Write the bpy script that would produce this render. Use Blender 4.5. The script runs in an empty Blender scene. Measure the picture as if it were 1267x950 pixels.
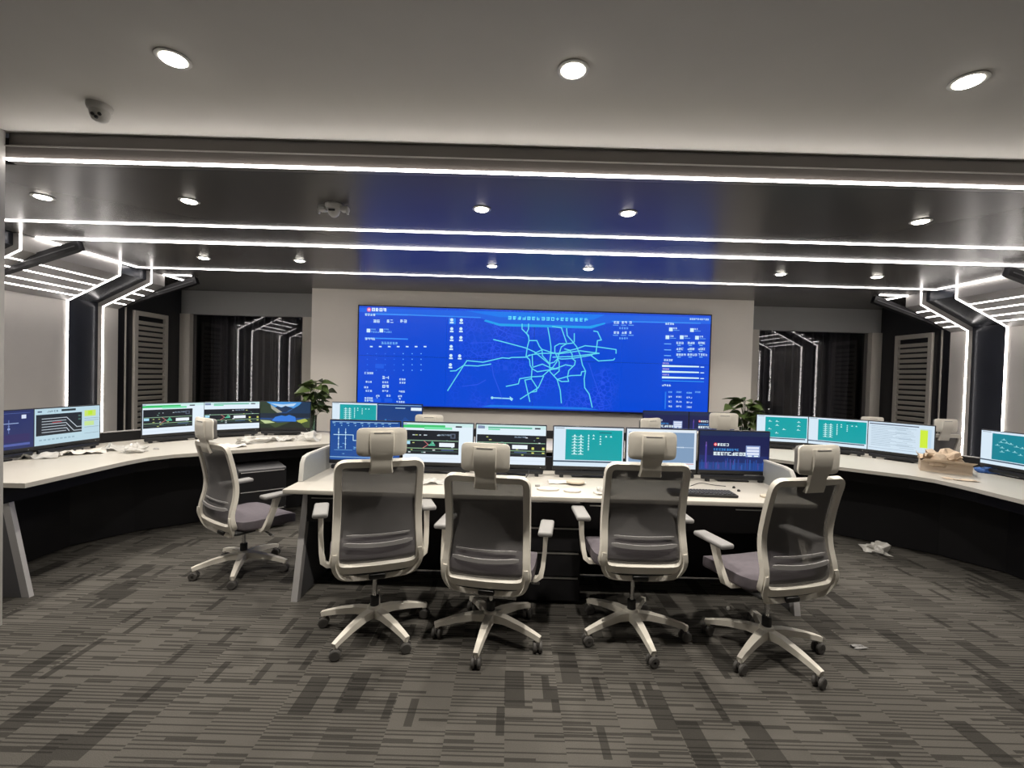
import bpy, bmesh, math, random
from mathutils import Vector, Matrix, noise
C = bpy.context.scene.collection
sc = bpy.context.scene
PI = math.pi
random.seed(7)

# ------------------------------------------------------------------ camera, world, exposure
CAMX, EYE, F = -0.26, 1.51, 570.0
cd = bpy.data.cameras.new('camera'); cam = bpy.data.objects.new('camera', cd); C.objects.link(cam)
cd.sensor_width = 36.0; cd.lens = F / 1267 * 36; cd.clip_start = 0.02; cd.clip_end = 60
RC = Matrix.Rotation(math.radians(90 - 1.1), 3, 'X') @ Matrix.Rotation(math.radians(1.6), 3, 'Z')
cam.matrix_world = Matrix.Translation((CAMX, 0, EYE)) @ RC.to_4x4()
sc.camera = cam
w = bpy.data.worlds.new('world'); sc.world = w; w.use_nodes = True
w.node_tree.nodes['Background'].inputs[0].default_value = (0.02, 0.02, 0.022, 1)
vs = sc.view_settings
vs.view_transform = 'Standard'; vs.look = 'None'; vs.gamma = 1; vs.use_curve_mapping = False
vs.exposure = 0.0
LED_S = 13.0          # brightness of the LED lines
DOWN_W = 13.0         # watts of one recessed downlight

def at(px, py, z):
    """photo pixel -> point at height z"""
    d = RC @ Vector(((px - 633.5) / F, -(py - 475) / F, -1))
    t = (z - EYE) / d.z
    return Vector((CAMX + d.x * t, d.y * t, z))

# ------------------------------------------------------------------ materials
def lin(c):
    c = c / 255.0
    return c / 12.92 if c <= 0.04045 else ((c + 0.055) / 1.055) ** 2.4
def rgb(r, g, b): return (lin(r), lin(g), lin(b), 1)

def mat(name, col, rough=0.5, metal=0.0, spec=0.5, bump=0.0, bscale=60, var=0.0, vscale=6, ior=1.5, coat=0.0):
    m = bpy.data.materials.new(name); m.use_nodes = True
    nt = m.node_tree; b = nt.nodes['Principled BSDF']
    b.inputs['Base Color'].default_value = (*col[:3], 1)
    b.inputs['Roughness'].default_value = rough; b.inputs['Metallic'].default_value = metal
    b.inputs['Specular IOR Level'].default_value = spec; b.inputs['IOR'].default_value = ior
    b.inputs['Coat Weight'].default_value = coat
    tc = nt.nodes.new('ShaderNodeTexCoord')
    n = nt.nodes.new('ShaderNodeTexNoise'); n.inputs['Scale'].default_value = vscale; n.inputs['Detail'].default_value = 4
    nt.links.new(tc.outputs['Object'], n.inputs['Vector'])
    mx = nt.nodes.new('ShaderNodeMix'); mx.data_type = 'RGBA'
    mx.inputs[6].default_value = tuple(c * (1 - var) for c in col[:3]) + (1,)
    mx.inputs[7].default_value = tuple(min(1, c * (1 + var)) for c in col[:3]) + (1,)
    nt.links.new(n.outputs['Fac'], mx.inputs[0]); nt.links.new(mx.outputs[2], b.inputs['Base Color'])
    if bump > 0:
        n2 = nt.nodes.new('ShaderNodeTexNoise'); n2.inputs['Scale'].default_value = bscale
        nt.links.new(tc.outputs['Object'], n2.inputs['Vector'])
        bp = nt.nodes.new('ShaderNodeBump'); bp.inputs['Strength'].default_value = bump; bp.inputs['Distance'].default_value = 0.002
        nt.links.new(n2.outputs['Fac'], bp.inputs['Height']); nt.links.new(bp.outputs[0], b.inputs['Normal'])
    return m

def emit(name, col, s):
    m = bpy.data.materials.new(name); m.use_nodes = True
    b = m.node_tree.nodes['Principled BSDF']
    b.inputs['Base Color'].default_value = (0.8, 0.8, 0.8, 1)
    b.inputs['Emission Color'].default_value = (*col[:3], 1); b.inputs['Emission Strength'].default_value = s
    return m

def display_mat():
    m = bpy.data.materials.new('display'); m.use_nodes = True
    nt = m.node_tree; b = nt.nodes['Principled BSDF']
    b.inputs['Base Color'].default_value = (0.004, 0.004, 0.005, 1); b.inputs['Roughness'].default_value = 0.35
    a = nt.nodes.new('ShaderNodeAttribute'); a.attribute_name = 'Col'
    nt.links.new(a.outputs['Color'], b.inputs['Emission Color']); b.inputs['Emission Strength'].default_value = 1.0
    return m

def carpet_mat():
    m = bpy.data.materials.new('carpet'); m.use_nodes = True
    nt = m.node_tree; b = nt.nodes['Principled BSDF']; N = nt.nodes.new; L = nt.links.new
    b.inputs['Roughness'].default_value = 0.95; b.inputs['Specular IOR Level'].default_value = 0.1
    tc = N('ShaderNodeTexCoord'); sx = N('ShaderNodeSeparateXYZ'); L(tc.outputs['Object'], sx.inputs[0])
    def M(op, a, bb=0.0, c=None):
        n = N('ShaderNodeMath'); n.operation = op
        for i, v in enumerate((a, bb) if c is None else (a, bb, c)):
            if isinstance(v, (int, float)): n.inputs[i].default_value = v
            else: L(v, n.inputs[i])
        return n.outputs[0]
    def wn(a, bb):
        cx = N('ShaderNodeCombineXYZ'); L(a, cx.inputs[0]); L(bb, cx.inputs[1])
        n = N('ShaderNodeTexWhiteNoise'); n.noise_dimensions = '2D'; L(cx.outputs[0], n.inputs['Vector']); return n.outputs['Value']
    X, Y = sx.outputs[0], sx.outputs[1]
    def cells(wx, wy, seed, jit, line=False):
        i = M('FLOOR', M('DIVIDE', M('ADD', X, seed), wx))
        cx = N('ShaderNodeCombineXYZ'); L(i, cx.inputs[0]); cx.inputs[1].default_value = seed * 3.3
        j = N('ShaderNodeTexWhiteNoise'); j.noise_dimensions = '2D'; L(cx.outputs[0], j.inputs['Vector'])
        yy = M('ADD', M('DIVIDE', Y, wy), M('MULTIPLY', j.outputs['Value'], jit))
        return (wn(i, M('FLOOR', yy)), M('FRACT', yy)) if line else wn(i, M('FLOOR', yy))
    tone = cells(0.25, 0.50, 11.0, 1.0)          # whole tiles, slightly different
    s1, f1 = cells(0.25, 0.021, 3.0, 1.0, True)            # woven lines, a quarter metre long
    s2, f2 = cells(0.125, 0.036, 5.0, 1.0, True)
    blk = cells(0.095, 0.25, 7.0, 1.0)           # dark blocks
    slit = cells(0.036, 0.17, 9.0, 1.0)          # dark slits
    dark1 = M('MULTIPLY', M('LESS_THAN', s1, 0.66), M('LESS_THAN', f1, 0.38)); dark2 = M('MULTIPLY', M('LESS_THAN', s2, 0.28), M('LESS_THAN', f2, 0.45))
    db = M('GREATER_THAN', blk, 0.94); ds = M('GREATER_THAN', slit, 0.957)
    v = M('ADD', 0.88, M('MULTIPLY', tone, 0.24))
    v = M('MULTIPLY', v, M('SUBTRACT', 1.0, M('MULTIPLY', M('MAXIMUM', dark1, dark2), 0.52)))
    dk = M('MAXIMUM', db, ds)
    v = M('MULTIPLY', v, M('SUBTRACT', 1.0, M('MULTIPLY', dk, 0.40)))
    v = M('MINIMUM', v, M('SUBTRACT', 1.4, M('MULTIPLY', dk, 0.90)))
    nz = N('ShaderNodeTexNoise'); nz.inputs['Scale'].default_value = 260; L(tc.outputs['Object'], nz.inputs['Vector'])
    v = M('MULTIPLY', v, M('ADD', 0.75, M('MULTIPLY', nz.outputs['Fac'], 0.5)))
    mx = N('ShaderNodeMix'); mx.data_type = 'RGBA'
    mx.inputs[6].default_value = (0, 0, 0, 1); mx.inputs[7].default_value = (0.104, 0.0975, 0.087, 1)
    mx.clamp_factor = False
    L(v, mx.inputs[0]); L(mx.outputs[2], b.inputs['Base Color'])
    bp = N('ShaderNodeBump'); bp.inputs['Strength'].default_value = 0.5; bp.inputs['Distance'].default_value = 0.004
    L(M('ADD', nz.outputs['Fac'], v), bp.inputs['Height']); L(bp.outputs[0], b.inputs['Normal'])
    return m

def mesh_fabric():
    m = bpy.data.materials.new('chair_mesh'); m.use_nodes = True
    nt = m.node_tree; b = nt.nodes['Principled BSDF']; out = nt.nodes['Material Output']
    b.inputs['Base Color'].default_value = (0.135, 0.13, 0.13, 1); b.inputs['Roughness'].default_value = 0.8
    t = nt.nodes.new('ShaderNodeBsdfTransparent'); mx = nt.nodes.new('ShaderNodeMixShader')
    tc = nt.nodes.new('ShaderNodeTexCoord'); wv = nt.nodes.new('ShaderNodeTexNoise'); wv.inputs['Scale'].default_value = 400
    nt.links.new(tc.outputs['Object'], wv.inputs['Vector'])
    mr = nt.nodes.new('ShaderNodeMapRange'); mr.inputs[3].default_value = 0.82; mr.inputs[4].default_value = 0.98
    nt.links.new(wv.outputs['Fac'], mr.inputs[0])
    nt.links.new(mr.outputs[0], mx.inputs[0]); nt.links.new(t.outputs[0], mx.inputs[1]); nt.links.new(b.outputs[0], mx.inputs[2])
    nt.links.new(mx.outputs[0], out.inputs[0]); return m

def glass_mat(name, tint, ior=1.5, rough=0.02):
    m = bpy.data.materials.new(name); m.use_nodes = True
    nt = m.node_tree; out = nt.nodes['Material Output']
    t = nt.nodes.new('ShaderNodeBsdfTransparent'); t.inputs[0].default_value = (*tint, 1)
    g = nt.nodes.new('ShaderNodeBsdfGlossy'); g.inputs['Roughness'].default_value = rough
    fr = nt.nodes.new('ShaderNodeFresnel'); fr.inputs[0].default_value = ior
    mx = nt.nodes.new('ShaderNodeMixShader')
    nt.links.new(fr.outputs[0], mx.inputs[0]); nt.links.new(t.outputs[0], mx.inputs[1]); nt.links.new(g.outputs[0], mx.inputs[2])
    nt.links.new(mx.outputs[0], out.inputs[0]); return m

def film_mat(name, col, alpha):
    m = mat(name, col, 0.25); nt = m.node_tree; out = nt.nodes['Material Output']; b = nt.nodes['Principled BSDF']
    t = nt.nodes.new('ShaderNodeBsdfTransparent'); mx = nt.nodes.new('ShaderNodeMixShader'); mx.inputs[0].default_value = alpha
    nt.links.new(t.outputs[0], mx.inputs[1]); nt.links.new(b.outputs[0], mx.inputs[2]); nt.links.new(mx.outputs[0], out.inputs[0])
    return m

def videowall_mat():
    """blue map picture shown on the screens: object x,z in metres over the whole wall"""
    m = bpy.data.materials.new('map_picture'); m.use_nodes = True
    nt = m.node_tree; b = nt.nodes['Principled BSDF']; N = nt.nodes.new; L = nt.links.new
    b.inputs['Base Color'].default_value = (0.004, 0.004, 0.005, 1); b.inputs['Roughness'].default_value = 0.3
    tc = N('ShaderNodeTexCoord')
    mp = N('ShaderNodeMapping'); mp.inputs['Scale'].default_value = (1, 0, 1); L(tc.outputs['Object'], mp.inputs[0])
    vo = N('ShaderNodeTexVoronoi'); vo.feature = 'DISTANCE_TO_EDGE'; vo.inputs['Scale'].default_value = 17; L(mp.outputs[0], vo.inputs['Vector'])
    rp = N('ShaderNodeMapRange'); rp.inputs[1].default_value = 0.0; rp.inputs[2].default_value = 0.12; rp.inputs[3].default_value = 1; rp.inputs[4].default_value = 0
    L(vo.outputs['Distance'], rp.inputs[0])
    nz = N('ShaderNodeTexNoise'); nz.inputs['Scale'].default_value = 1.7; nz.inputs['Detail'].default_value = 3; L(mp.outputs[0], nz.inputs['Vector'])
    r2 = N('ShaderNodeMapRange'); r2.inputs[1].default_value = 0.42; r2.inputs[2].default_value = 0.62; L(nz.outputs['Fac'], r2.inputs[0])
    sx = N('ShaderNodeSeparateXYZ'); L(tc.outputs['Object'], sx.inputs[0])
    ab = N('ShaderNodeMath'); ab.operation = 'ABSOLUTE'; L(sx.outputs[0], ab.inputs[0])
    r3 = N('ShaderNodeMapRange'); r3.inputs[1].default_value = 1.22; r3.inputs[2].default_value = 0.95; r3.inputs[3].default_value = 0; r3.inputs[4].default_value = 1
    L(ab.outputs[0], r3.inputs[0])
    def mul(a, c):
        n = N('ShaderNodeMath'); n.operation = 'MULTIPLY'; L(a, n.inputs[0])
        if isinstance(c, float): n.inputs[1].default_value = c
        else: L(c, n.inputs[1])
        return n.outputs[0]
    f = mul(mul(mul(rp.outputs[0], r2.outputs[0]), r3.outputs[0]), 0.75)
    mx = N('ShaderNodeMix'); mx.data_type = 'RGBA'; mx.inputs[6].default_value = rgb(0, 72, 212); mx.inputs[7].default_value = rgb(60, 104, 255)
    L(f, mx.inputs[0])
    mm = N('ShaderNodeMix'); mm.data_type = 'RGBA'; mm.inputs[7].default_value = rgb(0, 46, 206)
    L(mx.outputs[2], mm.inputs[6]); L(mul(mul(r2.outputs[0], r3.outputs[0]), 0.35), mm.inputs[0])
    L(mm.outputs[2], b.inputs['Emission Color']); b.inputs['Emission Strength'].default_value = 1.0
    return m

MAT = dict(
    white=mat('white_paint', (0.60, 0.58, 0.54), 0.7, var=0.03, bump=0.05),
    wall=mat('pale_wall', (0.60, 0.57, 0.53), 0.65, var=0.03, bump=0.05),
    swall=mat('screen_wall_paint', (0.84, 0.79, 0.725), 0.65, var=0.02, bump=0.05),
    header=mat('grey_wall', (0.30, 0.30, 0.295), 0.7, var=0.04),
    gloss=mat('glossy_dark_panel', (0.088, 0.083, 0.078), 0.27, 0.0, 0.32, var=0.05, vscale=2, ior=1.5),
    gloss2=mat('glossy_grey_fascia', (0.12, 0.108, 0.098), 0.3, 0.1, 0.5, var=0.05, vscale=2, ior=1.55),
    cove=mat('grey_cove_panel', (0.36, 0.345, 0.33), 0.4, 0.1, var=0.04),
    black=mat('black_panel', (0.012, 0.012, 0.015), 0.28, 0.0, 0.5, var=0.1),
    navy=mat('dark_recess_panel', (0.03, 0.034, 0.045), 0.25, 0.2, 0.6, var=0.1),
    desk_black=mat('black_laminate', (0.011, 0.0105, 0.012), 0.55, 0.0, 0.3, var=0.15),
    desk_top=mat('pale_desktop', (0.49, 0.465, 0.415), 0.42, var=0.06, vscale=3, bump=0.03),
    legmat=mat('grey_legpanel', (0.42, 0.41, 0.41), 0.5, var=0.04),
    legdark=mat('dark_legpanel', (0.10, 0.10, 0.105), 0.5, var=0.05),
    alu=mat('brushed_aluminium', (0.55, 0.54, 0.52), 0.3, 0.9, var=0.05),
    frost=mat('frosted_end_screen', (0.29, 0.30, 0.295), 0.35, var=0.05, vscale=30),
    cwhite=mat('chair_white_nylon', (0.80, 0.76, 0.675), 0.42, var=0.02, bump=0.04, bscale=200),
    hpad=mat('headrest_grey', (0.17, 0.165, 0.16), 0.7, var=0.05),
    pier=mat('near_wall_paint', (0.38, 0.37, 0.35), 0.7, var=0.03),
    cgrey=mat('chair_grey_pad', (0.27, 0.265, 0.26), 0.6, var=0.05),
    seat=mat('seat_fabric', (0.135, 0.12, 0.135), 0.9, 0.0, 0.2, var=0.15, vscale=40, bump=0.4, bscale=300),
    cmesh=mesh_fabric(),
    cblack=mat('chair_black_plastic', (0.02, 0.02, 0.02), 0.45, var=0.1),
    rubber=mat('caster_rubber', (0.09, 0.085, 0.08), 0.6, var=0.1),
    chrome=mat('chrome', (0.6, 0.6, 0.6), 0.15, 1.0),
    mon=mat('monitor_black', (0.012, 0.013, 0.016), 0.35, var=0.1),
    led=emit('led_white', (1.0, 0.94, 0.90), LED_S),
    lamp=emit('downlight_diffuser', (1.0, 0.93, 0.82), 22.0),
    display=display_mat(),
    vwall=videowall_mat(),
    carpet=carpet_mat(),
    glass=glass_mat('window_glass', (0.88, 0.88, 0.9), 1.45),
    vase=glass_mat('vase_glass', (0.75, 0.85, 0.8), 1.5),
    drape=mat('dark_drape', (0.085, 0.082, 0.086), 0.8, var=0.15),
    louvre=mat('louvre_paint', (0.50, 0.47, 0.42), 0.5, var=0.03),
    leaf=mat('leaf_green', (0.055, 0.085, 0.022), 0.4, var=0.45, vscale=9),
    stem=mat('stem_green', (0.07, 0.085, 0.03), 0.6, var=0.2),
    card=mat('cardboard', (0.60, 0.49, 0.38), 0.85, var=0.1, bump=0.2),
    kraft=mat('kraft_paper', (0.60, 0.48, 0.36), 0.85, var=0.12, bump=0.3),
    paper=mat('white_paper', (0.66, 0.63, 0.58), 0.8, var=0.05),
    film=film_mat('plastic_film', (0.66, 0.645, 0.61), 0.72),
    bluefilm=mat('blue_plastic', (0.05, 0.14, 0.42), 0.35, var=0.3, vscale=40),
    camw=mat('camera_white', (0.55, 0.54, 0.51), 0.35, var=0.02),
    keys=mat('keyboard_black', (0.02, 0.02, 0.022), 0.4, var=0.1),
    beige=mat('beige_plastic', (0.52, 0.45, 0.36), 0.5, var=0.05),
)

# ------------------------------------------------------------------ mesh helpers
class MB:
    def __init__(s): s.v = []; s.f = []; s.m = []; s.c = []
    def add(s, vs, fs, mi=0, col=None):
        o = len(s.v); s.v += [tuple(x) for x in vs]; s.f += [tuple(o + i for i in f) for f in fs]
        s.m += [mi] * len(fs); s.c += [col] * len(fs); return s
    def box(s, x0, x1, y0, y1, z0, z1, mi=0):
        vs = [(x, y, z) for z in (z0, z1) for y in (y0, y1) for x in (x0, x1)]
        return s.add(vs, [(0, 2, 3, 1), (4, 5, 7, 6), (0, 1, 5, 4), (1, 3, 7, 5), (3, 2, 6, 7), (2, 0, 4, 6)], mi)
    def prism_y(s, poly, y0, y1, mi=0):
        """poly of (x,z), extruded along y"""
        n = len(poly)
        vs = [(x, y0, z) for x, z in poly] + [(x, y1, z) for x, z in poly]
        fs = [tuple(range(n)), tuple(range(2 * n - 1, n - 1, -1))] + [((i + 1) % n, i, n + i, n + (i + 1) % n) for i in range(n)]
        return s.add(vs, fs, mi)
    def prism_z(s, poly, z0, z1, mi=0):
        n = len(poly)
        vs = [(x, y, z0) for x, y in poly] + [(x, y, z1) for x, y in poly]
        fs = [tuple(range(n - 1, -1, -1)), tuple(range(n, 2 * n))] + [(i, (i + 1) % n, n + (i + 1) % n, n + i) for i in range(n)]
        return s.add(vs, fs, mi)
    def prism_x(s, poly, x0, x1, mi=0):
        """poly of (y,z)"""
        n = len(poly)
        vs = [(x0, y, z) for y, z in poly] + [(x1, y, z) for y, z in poly]
        fs = [tuple(range(n)), tuple(range(2 * n - 1, n - 1, -1))] + [((i + 1) % n, i, n + i, n + (i + 1) % n) for i in range(n)]
        return s.add(vs, fs, mi)
    def sweep(s, pts, section, normals=None, closed=False, scale=None, caps=True, mi=0):
        """section: list of (a,b): a along side vector, b along normal"""
        P = [Vector(p) for p in pts]; n = len(P); k = len(section); vs = []; side0 = None
        for i in range(n):
            a = P[(i - 1) % n] if (closed or i > 0) else P[i]
            b = P[(i + 1) % n] if (closed or i < n - 1) else P[i]
            T = (b - a).normalized()
            if normals: Nn = Vector(normals[i] if isinstance(normals, list) else normals)
            else: Nn = Vector((0, 0, 1)) if abs(T.z) < 0.95 else Vector((0, 1, 0))
            S = T.cross(Nn)
            if S.length < 1e-6: S = side0 or Vector((1, 0, 0))
            S.normalize(); side0 = S; Nn = S.cross(T).normalized()
            sc_ = scale[i] if scale else 1.0
            sa, sb = sc_ if isinstance(sc_, tuple) else (sc_, sc_)
            for (u, v_) in section: vs.append(P[i] + S * (u * sa) + Nn * (v_ * sb))
        fs = []
        for i in range(n if closed else n - 1):
            j = (i + 1) % n
            for q in range(k): fs.append((i * k + q, i * k + (q + 1) % k, j * k + (q + 1) % k, j * k + q))
        if caps and not closed: fs += [tuple(range(k - 1, -1, -1)), tuple((n - 1) * k + q for q in range(k))]
        return s.add(vs, fs, mi)
    def tube(s, pts, r, k=8, **kw):
        return s.sweep(pts, [(r * math.cos(2 * PI * q / k), r * math.sin(2 * PI * q / k)) for q in range(k)], **kw)
    def lathe(s, prof, k=20, c=(0, 0, 0), axis='z', mi=0):
        vs = []
        for (r, h) in prof:
            for q in range(k):
                a = 2 * PI * q / k; x, y = r * math.cos(a), r * math.sin(a)
                p = (x, y, h) if axis == 'z' else ((h, x, y) if axis == 'x' else (x, h, y))
                vs.append((p[0] + c[0], p[1] + c[1], p[2] + c[2]))
        fs = []
        for i in range(len(prof) - 1):
            for q in range(k): fs.append((i * k + q, i * k + (q + 1) % k, (i + 1) * k + (q + 1) % k, (i + 1) * k + q))
        fs += [tuple(range(k - 1, -1, -1)), tuple((len(prof) - 1) * k + q for q in range(k))]
        return s.add(vs, fs, mi)
    def rbox(s, cx, cy, cz, sx, sy, sz, r=0.01, seg=2, fn=None, mi=0):
        bm = bmesh.new(); bmesh.ops.create_cube(bm, size=1)
        for v in bm.verts: v.co = Vector((v.co.x * sx, v.co.y * sy, v.co.z * sz))
        bmesh.ops.bevel(bm, geom=bm.edges[:], offset=min(r, sx * .49, sy * .49, sz * .49), segments=seg, profile=0.5, affect='EDGES')
        bm.verts.index_update()
        vs = []
        for v in bm.verts:
            p = Vector((v.co.x + cx, v.co.y + cy, v.co.z + cz)); vs.append(fn(p) if fn else p)
        s.add(vs, [tuple(v.index for v in f.verts) for f in bm.faces], mi); bm.free(); return s
    def mesh(s, name, mats, smooth=True, angle=35):
        me = bpy.data.meshes.new(name); me.from_pydata(s.v, [], s.f)
        for m in (mats if isinstance(mats, (list, tuple)) else [mats]): me.materials.append(MAT[m] if isinstance(m, str) else m)
        for p, mi in zip(me.polygons, s.m): p.material_index = mi; p.use_smooth = smooth
        if any(c is not None for c in s.c):
            ca = me.color_attributes.new('Col', 'FLOAT_COLOR', 'CORNER')
            for p, c in zip(me.polygons, s.c):
                for li in p.loop_indices: ca.data[li].color = c or (0, 0, 0, 1)
        else:
            bm = bmesh.new(); bm.from_mesh(me); bmesh.ops.recalc_face_normals(bm, faces=bm.faces); bm.to_mesh(me); bm.free()
        me.update()
        if smooth: me.set_sharp_from_angle(angle=math.radians(angle))
        return me
    def build(s, name, mats, parent=None, smooth=True, angle=35):
        return obj(name, s.mesh(name, mats, smooth, angle), parent)

def obj(name, me, parent=None, loc=None, rot=None):
    o = bpy.data.objects.new(name, me); C.objects.link(o)
    if parent: o.parent = parent
    if loc is not None: o.location = loc
    if rot is not None: o.rotation_euler = rot
    return o
def tag(o, label, cat, group=None):
    o['label'] = label; o['category'] = cat
    if group: o['group'] = group
    return o
def thing(name, label, cat, loc=(0, 0, 0), rz=0.0, group=None):
    o = obj(name, None, None, loc, (0, 0, rz)); o.empty_display_size = 0.1
    return tag(o, label, cat, group)
def struct(o): o['kind'] = 'structure'; return o
def sroot(name): return struct(obj(name, None))

# ------------------------------------------------------------------ room dimensions
HW, HG = 2.80, 2.64            # white ceiling, glossy ceiling
Y1 = 2.61                      # start of the glossy ceiling
XO = 3.14                      # half width of the near opening
XE = 4.65                      # edge of the glossy ceiling
XW = 5.23                      # side walls
YS, YB = 6.42, 6.90            # screen wall, window wall

struct(MB().box(-5.6, 5.6, -5.2, 8.2, -0.08, 0).build('floor', 'carpet', smooth=False))

ce = sroot('ceiling')
MB().box(-XO - .2, XO + .2, -5.2, Y1 + .03, HW, HW + .1).build('plaster_soffit', 'white', ce, False)
MB().box(-XO, XO, Y1 + .018, Y1 + .06, HG + .08, HW).build('upper_fascia', 'gloss2', ce, False)
MB().box(-XO, XO, Y1, Y1 + .06, HG, HG + .073).build('lower_fascia', 'gloss2', ce, False)
MB().box(-XO, XO, Y1 - .006, Y1 + .02, HG + .073, HG + .08).build('fascia_glint', 'alu', ce, False)  # pale strip added as the bright reflection line along the fascia edge
MB().box(-XW, XW, Y1 + .06, 3.70, HG, HG + .05).build('ceiling_panel', 'gloss', ce, False)
MB().prism_x([(3.74, HG), (4.225, HG + .004), (4.225, HG + .06), (3.74, HG + .06)], -XE - .02, XE + .02).build('ceiling_panel', 'gloss', ce, False)
MB().box(-XE - .02, XE + .02, 4.255, 5.355, HG, HG + .05).build('ceiling_panel', 'gloss', ce, False)
MB().box(-XW - .15, XW + .15, 5.385, YB + .1, HG, HG + .05).build('ceiling_panel', 'gloss', ce, False)
MB().box(-XW - .2, XW + .2, Y1 + .06, YB + .1, HG + .085, HG + .15).build('ceiling_slab', 'black', ce, False)

wb = sroot('wall_back')
MB().box(-3.07, 3.07, YS, YB, 0, HG).build('screen_wall', 'swall', wb, False)
for s in (-1, 1):
    a, b = sorted((s * 3.07, s * XW)); MB().box(a, b, YB, YB + .12, 2.29, HG).build('window_header', 'header', wb, False)
    a, b = sorted((s * 3.07, s * XW)); MB().box(a, b, YB, YB + .12, 0, .35).build('window_apron', 'header', wb, False)
struct(MB().box(-5.6, 5.6, 8.1, 8.2, 0, 2.8).build('wall_beyond', 'black', None, False))
struct(MB().box(-5.6, 5.6, YB + .12, 8.2, 2.7, 2.8).build('trim_beyond', 'black', None, False))
for n, s in ((1, -1), (2, 1)):
    wn_ = sroot('window_%d' % n)
    for x0, x1 in ((3.07, 3.40), (5.08, XW)):
        a, b = sorted((s * x0, s * x1)); MB().box(a, b, YB - .03, YB + .12, .35, 2.29).build('window_jamb', 'louvre', wn_, False)
    a, b = sorted((s * 3.40, s * 5.08)); MB().box(a, b, YB + .05, YB + .062, .35, 2.29).build('pane', 'glass', wn_, False)
    MB().box(a, b, YB - .03, YB + .12, .33, .35).build('window_sill', 'louvre', wn_, False)
    # dark drape hanging behind the pane
    mb = MB(); pts = []
    k = 90
    for i in range(k + 1):
        x = a + .03 + (b - a - .06) * i / k
        pts.append((x, YB + .42 + .05 * math.sin(i * 0.75) + .02 * math.sin(i * 1.9), 1.2))
    mb.sweep(pts, [(-.004, -1.15), (.004, -1.15), (.004, 1.2), (-.004, 1.2)], normals=(0, 0, 1))
    dr = mb.build('curtain', 'drape')
    tag(dr, 'dark pleated curtain behind the window pane %s of the video wall' % ('left' if s < 0 else 'right'), 'curtain')

for s, side in ((-1, 'left'), (1, 'right')):
    wl = sroot('wall_' + side)
    def bx(x0, x1, *r): a, b = sorted((s * x0, s * x1)); return MB().box(a, b, *r)
    bx(XO, XO + .15, -5.2, Y1 - .12, 0, HW).build('near_wall', 'pier', wl, False)
    bx(XO, 5.5, Y1 - .12, Y1, 0, HW).build('return_wall', 'pier', wl, False)
    # bays: pale wall panel, grey cove with LED lines; dark recesses in between
    prof = [(XE, HG), (XE, 2.50), (XW, 2.20), (XW, 0.0)]
    for (y0, y1) in ((Y1, 3.67), (4.09, 5.15), (5.57, 5.80)):
        bx(XW, 5.45, y0, y1, 0, 2.20).build('wall_panel', 'wall', wl, False)
        MB().prism_y([(s * x, z) for x, z in ((XE, HG), (XE, 2.50), (XW, 2.20), (5.45, 2.20), (5.45, HG))], y0, y1).build('cove_panel', 'cove', wl, False)
        for f in (.22, .42, .63, .81):
            if y1 < 3.9 and f == .22: pass
            x, z = XE + (XW - XE) * f, 2.50 - .30 * f
            MB().sweep([(s * x, y0 + .02, z), (s * x, y1 - .02, z)], [(-.006, -.003), (.006, -.003), (.006, .003), (-.006, .003)],
                       normals=(-s * .30, 0, -.58)).build('led_strip', 'led', wl, False)
        for ye in ((y0 + .012, y1 - .012) if y1 < 5.5 else (y0 + .012,)):
            pts = [(s * (x - .004), ye, z) for x, z in prof]
            MB().sweep(pts, [(-.005, -.006), (.005, -.006), (.005, .006), (-.005, .006)], normals=(0, 1, 0)).build('led_strip', 'led', wl, False)
    for (y0, y1) in ((3.67, 4.09), (5.15, 5.57)):
        MB().prism_y([(s * x, z) for x, z in ((4.70, HG), (4.70, 2.535), (5.275, 2.24), (5.275, 0), (5.5, 0), (5.5, HG))], y0, y1).build('recess_panel', 'navy', wl, False)
    bx(XW, 5.5, 5.80, YB + .12, 0, HG).build('dark_panel', 'black', wl, False)
    bx(XW - .012, XW, 5.90, 5.915, 0, 2.25).build('edge_bead', 'louvre', wl, False)
    bx(5.5, 5.6, YB, 8.2, 0, 2.8).build('far_wall', 'black', wl, False)
    # louvred door leaf in the dark side wall
    dn = sroot('door_%d' % (1 if s < 0 else 2))
    Y0, Y2, Z0, Z2 = 6.02, 6.60, .05, 2.22
    x0 = XW - .035
    bx(x0, XW, Y0, Y0 + .055, Z0, Z2).build('stile', 'louvre', dn, False)
    bx(x0, XW, Y2 - .055, Y2, Z0, Z2).build('stile', 'louvre', dn, False)
    bx(x0, XW, Y0 + .055, Y2 - .055, Z2 - .06, Z2).build('rail', 'louvre', dn, False)
    bx(x0, XW, Y0 + .055, Y2 - .055, Z0, Z0 + .1).build('rail', 'louvre', dn, False)
    sl = MB().prism_y([(-s * .002, -.018), (-s * .012, -.024), (-s * .034, .018), (-s * .024, .024)], Y0 + .055, Y2 - .055).mesh('slat', 'louvre', False)
    z = Z0 + .15
    while z < Z2 - .08:
        obj('slat', sl, dn, (s * XW, 0, z)); z += .072
    # dark sloping strut under the cove
    for k, y in enumerate((4.27, 5.84)):
        st = MB().sweep([(s * 4.27, y, HG - .045), (s * 5.22, y, 2.27)], [(-.03, -.042), (.03, -.042), (.03, .042), (-.03, .042)], normals=(0, 0, 1))
        so = st.build('strut', 'desk_black', wl, False)
        MB().sweep([(s * 4.30, y - .032, HG - .06), (s * 5.20, y - .032, 2.275)], [(-.003, -.004), (.003, -.004), (.003, .004), (-.003, .004)], normals=(0, 0, 1)).build('bead', 'legdark', so, False)
struct(MB().box(-XO - .15, XO + .15, -5.3, -5.2, 0, HW).build('wall_front', 'header', None, False))

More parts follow.
